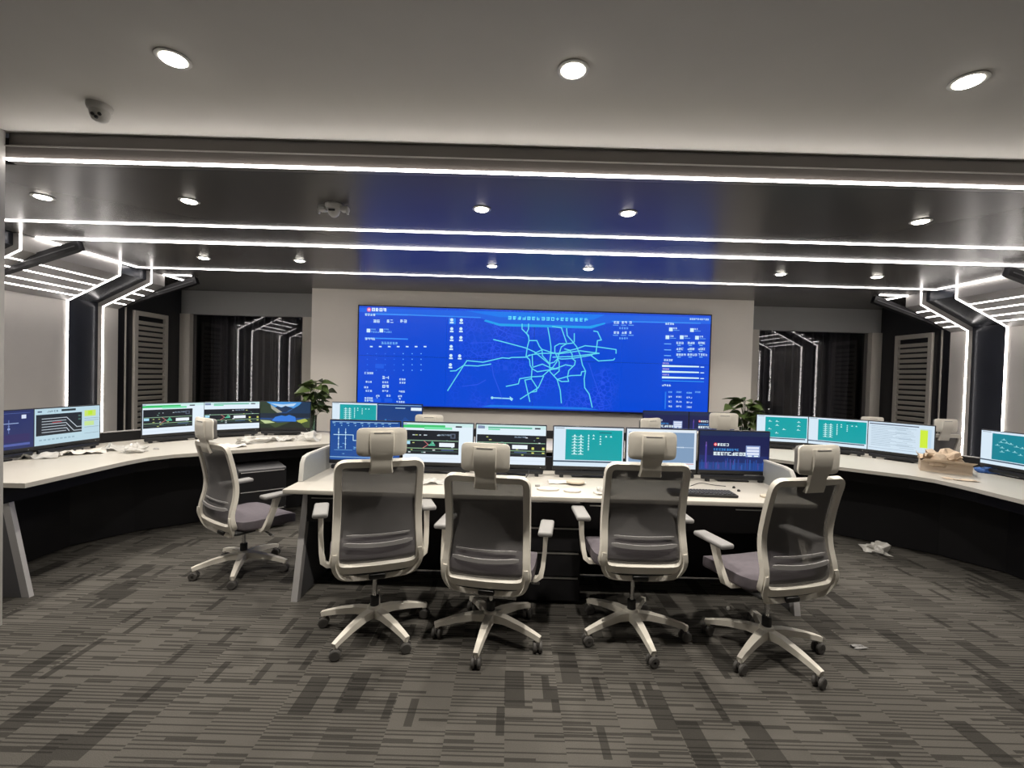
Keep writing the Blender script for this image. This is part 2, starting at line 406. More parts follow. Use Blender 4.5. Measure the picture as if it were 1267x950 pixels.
# ------------------------------------------------------------------ LED lines across the glossy ceiling
def led_line(x0, x1, y, wdt, z, label, h=.007):
    return tag(MB().box(x0, x1, y - wdt / 2, y + wdt / 2, z - h, z).build('led_line', 'led', None, False), label, 'light', 'LED lines of the dark ceiling')
led_line(-XO + .01, XO - .01, Y1 - .004, .026, HG + .004, 'front LED line along the edge where white ceiling meets dark ceiling')
led_line(-XE, XE, 3.72, .028, HG + .002, 'second LED line from the front across the dark glossy ceiling')
led_line(-XE, XE, 4.24, .024, HG + .002, 'third LED line from the front, ending at the side ceiling lines')
led_line(-XE, XE, 5.37, .024, HG + .002, 'rearmost LED line across the ceiling, nearest the video wall')
for s, side in ((-1, 'left'), (1, 'right')):
    o = MB().box(s * XE - .009 - s * .014, s * XE + .009 - s * .014, 4.27, 5.35, HG - .008, HG + .002).build('led_line', 'led', None, False)
    tag(o, 'LED line running front to back along the %s ceiling edge' % side, 'light', 'LED lines of the dark ceiling')
    a, b = sorted((s * (XE - .002), s * 4.30))
    o = MB().box(a, b, 5.765, 5.785, HG - .007, HG + .001).box(s * XE - .009 - s * .014, s * XE + .009 - s * .014, 5.785, 6.12, HG - .007, HG + .001).build('led_line', 'led', None, False)
    tag(o, 'short angled LED line at the rear %s corner of the dark ceiling' % side, 'light', 'LED lines of the dark ceiling')

# ------------------------------------------------------------------ recessed downlights
def downlight(x, y, z, r, label, group, w):
    t = thing('downlight', label, 'light', (x, y, z), 0, group)
    MB().lathe([(r, 0), (r + .016, 0), (r + .018, -.004), (r + .010, -.006), (r + .001, -.006), (r + .001, -.002)], 28).build('trim_ring', 'camw', t)
    MB().lathe([(.001, -.016), (r * .6, -.0145), (r * .9, -.011), (r, -.006), (r, -.001), (.001, -.001)], 28).build('diffuser', 'lamp', t)
    l = bpy.data.lights.new('downlight_beam', 'AREA'); l.shape = 'DISK'; l.size = r * 1.7; l.energy = w; l.color = (1.0, 0.93, 0.83); l.spread = math.radians(130)
    lo = obj('downlight_beam', l, t, (0, 0, -.019))
cols = {-3.5: 'first', -2.5: 'second', -.5: 'third', .5: 'fourth', 2.5: 'fifth', 3.5: 'sixth'}
for x, nm in ((-1.72, 'left'), (-.04, 'middle'), (1.62, 'right')):
    downlight(x, 1.96, HW, .05, 'large round downlight in the white ceiling, %s one of three' % nm, 'downlights of the white ceiling', DOWN_W * 1.5)
for x in (-3.5, -2.5, -.5, .5, 2.5):
    downlight(x, 3.17, HG, .046, 'round downlight in the first dark ceiling panel, %s from the left' % cols[x], 'downlights of the dark ceiling', DOWN_W)
for x in (-3.5, -2.5, -.5, .5, 2.5, 3.5):
    downlight(x, 4.81, HG, .046, 'small round downlight in the rear dark ceiling panel, %s from the left' % cols[x], 'downlights of the dark ceiling', DOWN_W)

# ------------------------------------------------------------------ ceiling cameras
t = thing('dome_camera', 'white turret camera on the white ceiling near the left wall', 'camera', (-2.36, 2.33, HW), math.radians(20)); t.scale = (.86, .86, .86)
MB().lathe([(.062, 0), (.064, -.012), (.058, -.03), (.05, -.036)], 24).build('base', 'camw', t)
MB().lathe([(.001, -.098), (.02, -.095), (.038, -.082), (.048, -.06), (.05, -.035), (.04, -.03)], 24).build('ball', 'camw', t)
for dx, dz in ((-.016, -.072), (.016, -.066), (.0, -.086)):
    MB().lathe([(.001, -.006), (.009, -.005), (.009, .004), (.001, .005)], 14, axis='y').build('lens', 'cblack', t).location = (dx, -.044 + abs(dz + .072) * .2, dz)
t = thing('dome_camera', 'white ceiling camera with side housings between downlights on the dark ceiling', 'camera', (-1.51, 3.17, HG), 0)
MB().lathe([(.058, 0), (.06, -.012), (.052, -.028), (.04, -.034)], 24).build('base', 'camw', t)
MB().lathe([(.001, -.085), (.018, -.082), (.033, -.068), (.041, -.045), (.041, -.03)], 24).build('ball', 'camw', t)
for s in (-1, 1):
    MB().rbox(s * .075, 0, -.03, .055, .06, .035, .012).build('housing', 'camw', t)
    MB().rbox(s * .098, -.01, -.05, .014, .03, .035, .006).build('hinge', 'camw', t)
MB().rbox(0, -.038, -.048, .045, .012, .014, .005).build('lens', 'cblack', t)

# ------------------------------------------------------------------ display graphics
class G:
    """picture on a screen: u to the right, v downward, 0..1"""
    def __init__(s, w, h): s.w, s.h, s.mb, s.k = w, h, MB(), 0
    def poly(s, pts, c, dz=None):
        s.k += 1; y = -(.0004 + .00004 * s.k) if dz is None else -dz
        col = tuple(lin(x) for x in c) + (1,)
        vs = [((u - .5) * s.w, y, (.5 - v) * s.h) for u, v in pts]
        s.mb.add(vs, [tuple(range(len(vs)))[::-1]], 0, col); return s
    def rect(s, u0, v0, u1, v1, c): return s.poly([(u0, v0), (u1, v0), (u1, v1), (u0, v1)], c)
    def line(s, pts, wd, c):
        asp = s.w / s.h
        for (a, b) in zip(pts[:-1], pts[1:]):
            dx, dy = (b[0] - a[0]) * asp, b[1] - a[1]; L_ = math.hypot(dx, dy) or 1
            ox, oy = -dy / L_ * wd / asp, dx / L_ * wd; ex, ey = dx / L_ * wd * .6 / asp, dy / L_ * wd * .6
            a2, b2 = (a[0] - ex, a[1] - ey), (b[0] + ex, b[1] + ey)
            s.poly([(a2[0] + ox, a2[1] + oy), (b2[0] + ox, b2[1] + oy), (b2[0] - ox, b2[1] - oy), (a2[0] - ox, a2[1] - oy)], c, .0011)
        return s
    def disc(s, u, v, r, c, k=14):
        asp = s.w / s.h
        return s.poly([(u + r / asp * math.cos(2 * PI * i / k), v + r * math.sin(2 * PI * i / k)) for i in range(k)], c)
    def glyphs(s, u, v, n, h, c, gap=.25, seed=1):
        """a run of small block characters built from strokes"""
        R = random.Random(seed); asp = s.w / s.h; cw = h / asp
        for i in range(n):
            x = u + i * cw * (1 + gap); t_ = .2 * h
            for q in range(3):
                if R.random() < .85: s.rect(x, v + q * .4 * h, x + cw * R.uniform(.75, 1), v + q * .4 * h + t_, c)
            for q in range(2):
                if R.random() < .8:
                    xx = x + cw * R.choice((.05, .4, .75)); s.rect(xx, v, xx + cw * .2, v + h, c)
        return s
    def tri(s, u, v, r, c):
        asp = s.w / s.h
        return s.poly([(u, v - r), (u + r * 1.1 / asp, v + r * .7), (u - r * 1.1 / asp, v + r * .7)], c)

W_ = (235, 250, 255)
def g_login(g, R):
    g.rect(0, 0, 1, 1, (24, 30, 78)); g.rect(0, .0, 1, .12, (30, 44, 80)); g.rect(0, .62, 1, 1, (22, 40, 100)); g.rect(0, .8, 1, 1, (24, 62, 132))
    for i in range(46):
        u = R.random(); h = R.uniform(.05, .3); c = R.choice(((32, 70, 150), (60, 60, 140), (40, 90, 170), (88, 70, 150)))
        g.rect(u, .97 - h, min(1, u + R.uniform(.006, .018)), .97, c)
    g.rect(.08, .35, .105, .95, (70, 60, 150)); g.rect(.09, .28, .097, .4, (150, 110, 200))
    g.disc(.225, .34, .045, (225, 40, 50)); g.disc(.225, .34, .026, (250, 220, 220)); g.disc(.225, .34, .012, (225, 40, 50))
    g.glyphs(.255, .31, 4, .065, W_, .15, 3)
    g.glyphs(.2, .44, 10, .055, (70, 150, 225), .2, 4)
    g.glyphs(.2, .53, 9, .085, W_, .1, 5)
    g.rect(.66, .35, .865, .64, (130, 150, 200))
    for i in range(3): g.rect(.675, .38 + .075 * i, .85, .435 + .075 * i, (225, 232, 248))
    g.rect(.69, .6, .75, .63, W_); g.rect(.78, .6, .84, .63, W_)
def g_scada(g, R, wide=False):
    g.rect(0, 0, 1, 1, (225, 240, 250)); g.rect(0, 0, 1, .09, (205, 235, 235))
    e = 1.0 if wide else .8
    if wide:
        g.rect(.02, .03, .12, .1, (120, 140, 170)); g.rect(.17, .05, .8, .085, (70, 170, 140)); g.rect(.17, .1, .34, .13, (90, 215, 160)); g.rect(.84, .05, .92, .09, (60, 70, 80))
        g.rect(.02, .02, .08, .05, (150, 160, 190))
    else:
        g.rect(.0, .05, .6, .13, (60, 195, 110)); g.rect(.3, .1, .7, .16, (120, 225, 170)); g.rect(.75, .06, .84, .1, (50, 60, 70)); g.rect(0, .02, .05, .06, (170, 180, 210))
    g.rect(.01, .19 if not wide else .25, e, .8, (18, 24, 34))
    for v, c in ((.45, (150, 190, 160)), (.65, (150, 190, 150)), (.72, (60, 90, 80))): g.line([(.02, v), (e - .01, v)], .008, c)
    g.line([(.28, .65), (.36, .55), (.3, .46)], .008, (200, 120, 120)); g.rect(.02, .47, .1, .55, (170, 220, 240))
    g.tri(.42, .52, .07, (70, 170, 130)); g.rect(.36, .55, .46, .58, (90, 190, 160))
    for i in range(16):
        u, v = R.uniform(.05, e - .1), R.choice((.3, .37, .43, .5, .68, .74, .6))
        g.rect(u, v, u + R.uniform(.012, .04), v + .022, R.choice(((200, 215, 225), (120, 160, 150), (190, 200, 120), (230, 235, 240))))
    g.glyphs(.5 if not wide else .55, .28, 8 if not wide else 7, .035, (150, 170, 190), .25, 9)
    if not wide: g.rect(.68, .26, .75, .38, (90, 100, 120)); g.rect(.695, .28, .735, .36, (30, 36, 46))
    g.rect(.52, .5, .74, .6, (236, 244, 252)); g.rect(.55, .67, .73, .7, (70, 90, 130))
    for u in (.8, .95):
        if u < e: g.rect(u, .55, u + .035, .61, (215, 220, 110)); g.rect(u, .68, u + .035, .71, (215, 220, 110))
    g.rect(0, .82, 1, 1, (226, 238, 250)); g.rect(.01, .9, e, .905, (190, 205, 220))
def g_teal(g, R, var=0):
    g.rect(0, 0, 1, 1, (214, 232, 245)); g.rect(.17, .06, .985, .84, (0, 160, 165)); g.rect(0, .86, .96, .9, (60, 80, 100)); g.rect(.02, .02, .15, .045, (170, 180, 190))
    c = (205, 245, 245)
    if var == 0:
        for col_ in (.30, .39):
            for i in range(7): g.tri(.0 + col_, .21 + .075 * i, .03, c); g.rect(col_ - .04, .235 + .075 * i, col_ + .04, .25 + .075 * i, c)
        for i in range(6): g.tri(.50, .2 + .07 * i, .024, c)
        g.rect(.497, .2, .503, .6, c)
        for i in range(2): g.tri(.57, .2 + .08 * i, .028, c)
        for i in range(4): g.tri(.67, .22 + .065 * i, .024, c)
        for i in range(2): g.tri(.75 + .07 * i, .22, .028, c)
        g.rect(.65, .12, .83, .14, (20, 90, 100))
    else:
        for i in range(5):
            for j in range(4):
                if R.random() < .62: g.tri(.26 + .14 * i + R.uniform(-.01, .01), .2 + .15 * j, .026, c); g.rect(.23 + .14 * i, .225 + .15 * j, .30 + .14 * i, .24 + .15 * j, c)
def g_tealtree(g, R):
    g_teal(g, R, 9)
    g.rect(.17, .06, .985, .84, (0, 128, 145)); c = (150, 215, 222)
    for u, v in ((.34, .2), (.3, .28), (.38, .28), (.44, .3), (.52, .36), (.6, .38), (.25, .38), (.32, .44), (.4, .5), (.32, .56), (.5, .52), (.58, .58), (.7, .4), (.78, .44), (.7, .6), (.84, .5)):
        g.tri(u, v, .024, c); g.rect(u - .035, v + .022, u + .035, v + .034, c)
def g_circuit(g, R):
    g.rect(0, 0, 1, 1, (28, 76, 150)); c = (190, 225, 245)
    g.line([(.03, .03), (.97, .03)], .005, c)
    for i in range(9): g.rect(.03 + .1 * i, .05, .07 + .1 * i, .07, (140, 190, 230)); g.disc(.06 + .1 * i, .12, .014, (150, 200, 235))
    g.line([(.05, .36), (.33, .36), (.33, .5), (.42, .5)], .009, c)
    for u in (.12, .22, .48, .6, .74, .86):
        g.line([(u, .2), (u, .72)], .007, c); g.disc(u, .3, .02, c); g.disc(u, .45, .018, c); g.disc(u, .6, .018, c)
    g.line([(.45, .3), (.92, .3)], .007, c); g.line([(.06, .75), (.32, .75)], .005, (120, 175, 225)); g.line([(.5, .68), (.9, .68)], .006, c)
    for i in range(14): g.rect(R.uniform(.05, .9), 0, 0, 0, c) if False else g.rect(*(lambda u, v: (u, v, u + .03, v + .014))(R.uniform(.04, .9), R.uniform(.5, .85)), (120, 180, 230))
    g.rect(0, .92, 1, .935, (150, 195, 230)); g.rect(0, .935, 1, .97, (40, 90, 165))
def g_circuit_dark(g, R):
    g.rect(0, 0, 1, 1, (30, 42, 96)); c = (150, 170, 215); g.rect(.1, .62, .95, .82, (44, 36, 92))
    g.line([(.02, .07), (.95, .07)], .005, (90, 110, 170)); g.line([(.08, .33), (.8, .33)], .01, c)
    for u in (.1, .32, .5, .68): g.line([(u, .24 if u > .4 else .33), (u, .58)], .007, (110, 130, 185)); g.disc(u, .47, .03, c); g.disc(u, .4, .02, (110, 130, 185))
    g.rect(.84, .12, .9, .22, (215, 225, 245)); g.rect(.05, .13, .14, .15, c)
    g.rect(.02, .88, .6, .91, (100, 110, 180)); g.rect(.62, .86, .95, .92, (80, 95, 165))
def g_tracks(g, R):
    g.rect(0, 0, 1, 1, (186, 214, 226)); g.rect(.02, .16, .7, .74, (18, 26, 34))
    g.rect(.04, .06, .1, .1, (70, 90, 120)); g.glyphs(.17, .055, 5, .05, (60, 90, 110), .2, 2); g.rect(.38, .04, .6, .1, (26, 40, 44))
    c = (190, 200, 210)
    for i in range(6):
        v = .28 + .075 * i; g.line([(.1, v), (.45, v)], .009, c)
    g.line([(.42, .28), (.46, .28), (.62, .58), (.7, .58)], .01, c); g.line([(.42, .43), (.45, .43), (.57, .68), (.7, .68)], .01, c); g.line([(.42, .58), (.46, .58), (.5, .68)], .01, c)
    g.line([(.25, .4), (.38, .39)], .008, (190, 60, 70))
    g.rect(.64, .24, .68, .28, (70, 110, 100)); g.rect(.64, .34, .68, .38, (70, 110, 100))
    g.rect(.74, .12, .93, .3, (200, 226, 110)); g.rect(.8, .14, .87, .26, (186, 230, 40)); g.rect(.74, .45, .9, .58, (196, 226, 150))
    for v in (.36, .42, .62, .8): g.rect(.74, v, .98, v + .008, (110, 130, 140))
    for i in range(9): g.rect(.06 + .06 * i, .84, .1 + .06 * i, .88, (150, 180, 195))
def g_report(g, R):
    g.rect(0, 0, 1, 1, (208, 226, 240)); g.rect(.02, .05, .78, .085, (90, 100, 120)); g.rect(.8, .12, .91, .74, (206, 236, 60)); g.rect(.8, .12, .95, .16, (200, 220, 200)); g.rect(.91, .12, .96, .74, (190, 215, 235))
    for i in range(12):
        v = .14 + .06 * i; g.rect(.05, v, R.uniform(.3, .7), v + .012, (150, 172, 190)); g.rect(R.uniform(.4, .6), v + .02, R.uniform(.6, .76), v + .032, (165, 185, 200))
    g.rect(.02, .9, .98, .91, (150, 170, 190))
def g_grey(g, R):
    g.rect(0, 0, 1, 1, (224, 234, 244)); g.rect(.03, .07, .97, .84, (128, 156, 188)); g.rect(.5, .44, .97, .455, (190, 210, 230)); g.glyphs(.72, .43, 5, .03, (215, 228, 240), .3, 4)
    g.rect(.03, .86, .97, .875, (210, 120, 130)); g.rect(.03, .9, .4, .93, (180, 195, 210))
def g_darkblue(g, R):
    g.rect(0, 0, 1, 1, (22, 62, 128)); g.rect(.02, .03, .98, .05, (150, 195, 235)); g.rect(.4, .14, .62, .17, (170, 205, 235)); g.rect(.75, .12, .99, .24, (225, 240, 250))
    g.poly([(.1, 1), (.25, .6), (.5, .75), (.62, .5), (.9, .9), (.95, 1)], (26, 74, 150)); g.rect(.17, .6, .21, .8, (60, 130, 190))
def g_lake(g, R):
    g.rect(0, 0, 1, 1, (30, 70, 125)); g.poly([(.1, 0), (.82, 0), (.78, .12), (.55, .36), (.3, .3), (.12, .1)], (74, 150, 220))
    g.poly([(.2, .06), (.45, .1), (.72, .05), (.66, .16), (.4, .2)], (190, 215, 238))
    g.poly([(.24, .26), (.34, .17), (.42, .22), (.5, .15), (.58, .2), (.66, .24), (.5, .4), (.3, .38)], (28, 52, 84))
    g.poly([(0, 0), (.12, 0), (.22, .12), (.34, .3), (.44, .4), (.2, .5), (0, .5)], (44, 60, 44)); g.poly([(.2, .1), (.36, .3), (.44, .4), (.34, .42), (.22, .26)], (165, 165, 150))
    g.poly([(1, 0), (.86, 0), (.7, .22), (.52, .44), (.5, .5), (1, .62)], (24, 52, 82))
    g.rect(0, .44, 1, .62, (22, 38, 56)); g.poly([(.22, .74), (.3, .58), (.42, .52), (.5, .55), (.58, .5), (.7, .58), (.72, .76)], (50, 120, 215))
    g.poly([(0, .68), (.2, .7), (.34, .8), (.7, .76), (.86, .66), (1, .62), (1, 1), (0, 1)], (58, 74, 40)); g.poly([(0, .7), (.18, .72), (.3, .8), (.1, .84)], (190, 205, 150)); g.poly([(.72, .72), (.9, .64), (.96, .74), (.8, .84)], (170, 180, 80))
    g.poly([(.3, 1), (.5, .86), (.62, .76), (.8, .8), (.9, 1)], (24, 34, 26)); g.poly([(0, .84), (.2, .88), (.3, 1), (0, 1)], (20, 38, 24))
GFX = dict(login=g_login, scada=g_scada, scadaw=lambda g, R: g_scada(g, R, True), teal=g_teal, teal1=lambda g, R: g_teal(g, R, 1), tealtree=g_tealtree, circuit=g_circuit,
           circuitd=g_circuit_dark, tracks=g_tracks, report=g_report, grey=g_grey, darkblue=g_darkblue, lake=g_lake)

# ------------------------------------------------------------------ video wall
VW, VH, VZ = 4.84, 1.36, 1.045
t = thing('video_wall', 'wide blue video wall of eight panels showing a city rail map', 'screen', (0.03, YS - .003, VZ))
pw, ph = VW / 4, VH / 2
MB().box(-VW / 2, VW / 2, -.045, 0, 0, VH).build('cabinet', 'mon', t, False)
bz = MB()
bz.box(-VW / 2 - .014, -VW / 2, -.066, 0, -.014, VH + .014).box(VW / 2, VW / 2 + .014, -.066, 0, -.014, VH + .014)
bz.box(-VW / 2, VW / 2, -.066, 0, -.014, 0).box(-VW / 2, VW / 2, -.066, 0, VH, VH + .014)
bz.build('bezel', 'mon', t, False)
for i in range(4):
    for j in range(2):
        x0, z0 = -VW / 2 + i * pw, j * ph
        mb = MB().box(x0 + .0016, x0 + pw - .0016, -.062, -.045, z0 + .0016, z0 + ph - .0016)
        mb.build('screen_panel', 'vwall', t, False)
def q(px, py):
    """photo pixel on the video wall -> u,v"""
    u = (px - 443 + (py - 380) * .02) / 430.0
    return (u, (py - 379.5 - .0275 * (px - 443)) / 122.5)
def zq(zx, zy): return q(560 + zx / 6.335, 375 + zy / 6.335)
CY = (96, 214, 235)
g = G(VW, VH); random.seed(3)
net = [[(-54, 694), (70, 495), (95, 458), (220, 470), (370, 435), (420, 440), (440, 433), (555, 430), (580, 412)], [(-34, 540), (10, 537), (30, 522), (70, 495), (180, 500), (280, 485)],
 [(300, 292), (380, 312), (550, 358), (620, 390), (680, 440), (740, 490)],
 [(520, 170), (520, 210), (570, 260), (575, 300), (560, 360), (553, 425), (580, 450), (585, 495), (600, 520), (595, 600), (640, 670), (635, 700), (595, 705)],
 [(570, 170), (570, 210), (555, 240), (570, 270)], [(575, 300), (635, 300), (655, 345), (675, 370), (680, 420), (735, 480)], [(720, 200), (735, 280), (745, 350), (745, 420)],
 [(755, 190), (825, 200), (865, 315)], [(865, 205), (870, 260), (910, 305), (945, 350), (975, 420), (990, 490), (1015, 540), (1005, 600), (1010, 670), (1045, 720), (1070, 825)],
 [(925, 245), (925, 310), (910, 320), (865, 325), (810, 325), (775, 345), (775, 390), (790, 420), (810, 470), (810, 540), (770, 575)],
 [(1075, 225), (1105, 230), (1135, 295), (1105, 300), (1095, 390), (1060, 415), (910, 440), (830, 445), (800, 440)],
 [(1250, 400), (1250, 370), (1110, 350), (1010, 340), (940, 365), (800, 400), (680, 400), (600, 410), (560, 425)], [(1240, 440), (1230, 452), (1115, 460), (1060, 420)],
 [(1120, 400), (970, 380), (800, 405), (740, 390), (680, 370), (620, 400)], [(865, 325), (825, 350), (810, 400), (790, 470), (745, 530)],
 [(850, 365), (890, 375), (910, 410), (910, 440), (935, 460), (930, 490), (885, 535), (875, 590), (885, 620), (830, 622), (795, 605), (740, 545), (735, 480), (745, 400)],
 [(605, 510), (680, 485), (735, 510), (780, 520), (860, 490), (910, 500)], [(600, 520), (640, 545), (735, 530), (800, 520)],
 [(400, 660), (440, 652), (495, 640), (505, 600), (595, 585), (680, 580), (720, 545), (750, 520)], [(585, 780), (545, 610), (595, 600)], [(510, 760), (650, 670), (690, 580)],
 [(830, 790), (820, 690), (795, 605)], [(795, 605), (900, 575), (980, 572), (985, 545), (1015, 540)], [(600, 410), (605, 500)], [(1120, 400), (900, 425), (760, 430)], [(735, 480), (770, 470), (800, 440)]]
for ln in net: g.line([zq(*p) for p in ln], .0052, CY)
g.line([zq(290, 750), zq(440, 757)], .006, (150, 220, 245)); g.poly([zq(428, 738), zq(455, 757), zq(445, 776), zq(430, 765)], (150, 220, 245)); g.disc(*zq(292, 750), .014, (150, 220, 245))
for ln in ([(300, 170), (330, 260)], [(310, 190), (400, 240), (540, 280)], [(290, 500), (300, 570), (350, 700), (370, 760)], [(120, 320), (300, 315), (270, 410), (180, 420), (120, 380)], [(1040, 480), (1080, 600), (1150, 800)], [(270, 400), (420, 395), (550, 380)], [(60, 660), (180, 645), (240, 610)]):
    g.line([zq(*p) for p in ln], .004, (40, 84, 228))
g.mb.build('map_graphic', 'display', t, False).location = (0, -.0622, VH / 2)
g = G(VW, VH)
# header ribbon, footer ribbon
g.poly([(0, .02), (1, .02), (1, .085), (.73, .09), (.66, .15), (.4, .15), (.345, .09), (0, .06)], (14, 96, 226)); g.poly([(.3, .02), (.7, .02), (.665, .075), (.4, .075)], (0, 120, 236))
g.poly([(.36, .105), (.4, .14), (.655, .14), (.70, .10), (.70, .115), (.66, .165), (.40, .165), (.355, .12)], (20, 160, 236)); g.line([(.05, .075), (.345, .085)], .006, (50, 140, 240)); g.line([(.72, .085), (.97, .08)], .006, (50, 140, 240))
g.glyphs(.424, .062, 17, .034, (110, 236, 250), .42, 21)
g.poly([(.34, 1), (.38, .965), (.65, .965), (.72, 1)], (24, 120, 230)); g.poly([(0, 1), (0, .99), (1, .985), (1, 1)], (10, 60, 190))
def zl(x, y): return q(440 + x / 7.307, 375 + y / 7.307)
def zr(x, y): return q(740 + x / 6.786, 380 + y / 6.786)
WT = (205, 235, 252); LT = (120, 185, 245)
g.disc(*zl(110, 68), .022, (235, 90, 150)); g.disc(*zl(110, 68), .012, (250, 200, 225)); g.glyphs(*zl(136, 52), 4, .033, W_, .15, 31)
def bar(z, x0, y0, x1, y1, c): a, b = z(x0, y0), z(x1, y1); g.rect(a[0], min(a[1], b[1]), b[0], max(a[1], b[1]), c)
for y in (100, 318): bar(zl, 72, y, 458, y + 22, (52, 140, 246)); g.glyphs(*zl(76, y + 3), 4, .022, WT, .2, y)
for x in (150, 270, 390): g.glyphs(*zl(x, 158), 2, .03, WT, .2, x); g.disc(*zl(x - 20, 178), .012, (20, 80, 220))
for x in (90, 205): bar(zl, x, 240, x + 32, 274, WT); g.glyphs(*zl(x + 40, 240), 3, .013, LT, .3, x); g.glyphs(*zl(x + 40, 262), 4, .016, LT, .3, x + 1)
g.glyphs(*zl(222, 358), 6, .024, LT, .2, 41)
for i in range(7):
    x = 132 + 80 * i; bar(zl, x - 12, 396, x + 12, 408, WT)
    for j in range(4): bar(zl, x - 40, 462 + 50 * j, x - 30, 470 + 50 * j, LT if i > 3 else (60, 120, 235))
bar(zl, 168, 558, 245, 600, (22, 90, 225)); g.glyphs(*zl(72, 632), 4, .02, WT, .15, 44)
for (x, y) in ((232, 668), (232, 748)): g.glyphs(*zl(x, y), 2, .03, WT, .2, y)
for (x, y, n) in ((84, 712, 3), (232, 716, 3), (385, 690, 3), (385, 720, 3), (70, 762, 2), (84, 794, 3), (232, 796, 3), (380, 800, 3), (74, 860, 4), (74, 882, 4), (175, 838, 2), (270, 838, 2), (372, 842, 2), (180, 862, 1), (380, 866, 1), (358, 894, 4)): g.glyphs(*zl(x, y), n, .018, WT, .25, x + y)
bar(zl, 155, 870, 222, 905, (24, 90, 225)); bar(zl, 252, 870, 322, 905, (24, 90, 225))
bar(zl, 825, 145, 885, 200, (40, 130, 240))
for (x, y) in ((850, 175), (935, 178), (850, 255), (932, 255), (850, 335), (932, 335), (846, 415), (844, 497), (922, 500), (840, 580)):
    g.disc(*zl(x, y - 14), .016, WT); bar(zl, x - 16, y + 4, x + 16, y + 18, WT)
# right-hand column
for y in (140, 225):
    for i, x in enumerate((95, 160, 222)): g.glyphs(*zr(x, y - 14), 1 if i == 2 else 2, .024, WT, .15, x + y); bar(zr, x - 8, y + 16, x + 36, y + 22, LT)
    g.glyphs(*zr(140, y + 36), 4, .018, LT, .3, y)
g.glyphs(*zr(720, 100), 10, .017, WT, .15, 51); g.glyphs(*zr(520, 138), 4, .02, WT, .15, 52)
for (x, y) in ((550, 178), (724, 184), (522, 244), (640, 244), (766, 248)): bar(zr, x, y, x + 30, y + 32, WT); g.glyphs(*zr(x + 36, y), 2, .016, WT, .2, x); bar(zr, x + 36, y + 22, x + 86, y + 27, LT)
for j, y in enumerate((312, 362, 410)):
    bar(zr, 510, y, 568, y + 8, LT)
    for x in (612, 704, 792): g.glyphs(*zr(x, y - 14), 3 if j < 2 else 4, .022, WT, .12, x + y); bar(zr, x + 8, y + 12, x + 36, y + 20, LT)
g.glyphs(*zr(510, 442), 4, .02, WT, .15, 61)
for y in (480, 528, 576):
    g.glyphs(*zr(500, y - 8), 4, .013, (215, 190, 220), .3, y)
    g.poly([zr(495, y + 12), zr(800, y + 22), zr(800, y + 32), zr(495, y + 28)], (220, 250, 248)); bar(zr, 812, y + 26, 842, y + 34, WT)
bar(zr, 495, 620, 842, 636, (50, 150, 240)); g.glyphs(*zr(496, 653), 4, .02, WT, .15, 62)
for j in range(4):
    for i, x in enumerate((550, 615, 700, 770)):
        if i == 3 and j: continue
        g.glyphs(*zr(x, 712 + 40 * j + (6 if i == 2 else 0)), 3 if i else 2, .016, WT if j else LT, .2, x + j)
bar(zr, 520, 716, 528, 860, (36, 120, 235))
g.mb.build('panel_graphics', 'display', t, False).location = (0, -.0618, VH / 2)

# ------------------------------------------------------------------ monitors
MWD, SWD, SHT = .54, .526, .296
mon_meshes = {}
def monitor(x, y, rz, gfx, label, desk=.75, group='desktop monitors'):
    t = thing('monitor', label, 'monitor', (x, y, desk), rz, group)
    if not mon_meshes:
        mb = MB().rbox(0, .018, .222, MWD, .022, .335, .006, 2); mb.rbox(0, .038, .20, .30, .03, .18, .012, 2); mon_meshes['housing'] = mb.mesh('housing', 'mon')
        mon_meshes['neck'] = MB().sweep([(0, .10, .008), (0, .085, .09), (0, .055, .2)], [(-.03, -.008), (.03, -.008), (.03, .008), (-.03, .008)], normals=(0, 1, 0)).mesh('stand_neck', 'mon')
        mon_meshes['base'] = MB().rbox(0, .085, .006, .24, .17, .012, .005, 2).mesh('stand_base', 'mon')
        mon_meshes['bar'] = MB().rbox(0, .0, .034, .50, .026, .034, .01, 2).rbox(-.2, 0, .012, .03, .03, .024, .004).rbox(.2, 0, .012, .03, .03, .024, .004).mesh('speaker_bar', 'mon')
        mon_meshes['led'] = MB().box(.225, .232, .0055, .0068, .064, .068).mesh('power_light', 'camw', False)
    obj('housing', mon_meshes['housing'], t); obj('stand_neck', mon_meshes['neck'], t); obj('stand_base', mon_meshes['base'], t)
    obj('speaker_bar', mon_meshes['bar'], t); obj('power_light', mon_meshes['led'], t)
    g = G(SWD, SHT); GFX[gfx](g, random.Random(hash(gfx) % 1 + len(gfx) * 7 + int(abs(x) * 10)))
    o = g.mb.build('screen', 'display', t, False); o.location = (0, .0066, .233)
    return t
def mon_between(a, b, gfx, label, **k):
    ax, ay = a; bx_, by = b
    return monitor((ax + bx_) / 2, (ay + by) / 2, math.atan2(by - ay, bx_ - ax), gfx, label, **k)

DZ = .75
# front desk monitors
fx = [-1.63 + .552 * i + .27 for i in range(6)]
lab = [('circuit', 'front desk monitor with blue circuit diagram, leftmost of its row'), ('scada', 'front desk monitor with black track plan and green bar, behind the two left chairs'),
       ('scadaw', 'front desk monitor with full-width black track plan, centre left of the row'), ('teal', 'front desk monitor with teal chart of small icons, centre right of the row'),
       ('grey', 'front desk monitor with grey-blue page, behind the third white chair headrest'), ('login', 'front desk monitor with navy login page and red logo, right end of row')]
for x, (gf, lb) in zip(fx, lab): monitor(x + (.0 if x < 0 else .035), 3.47, 0, gf, lb)
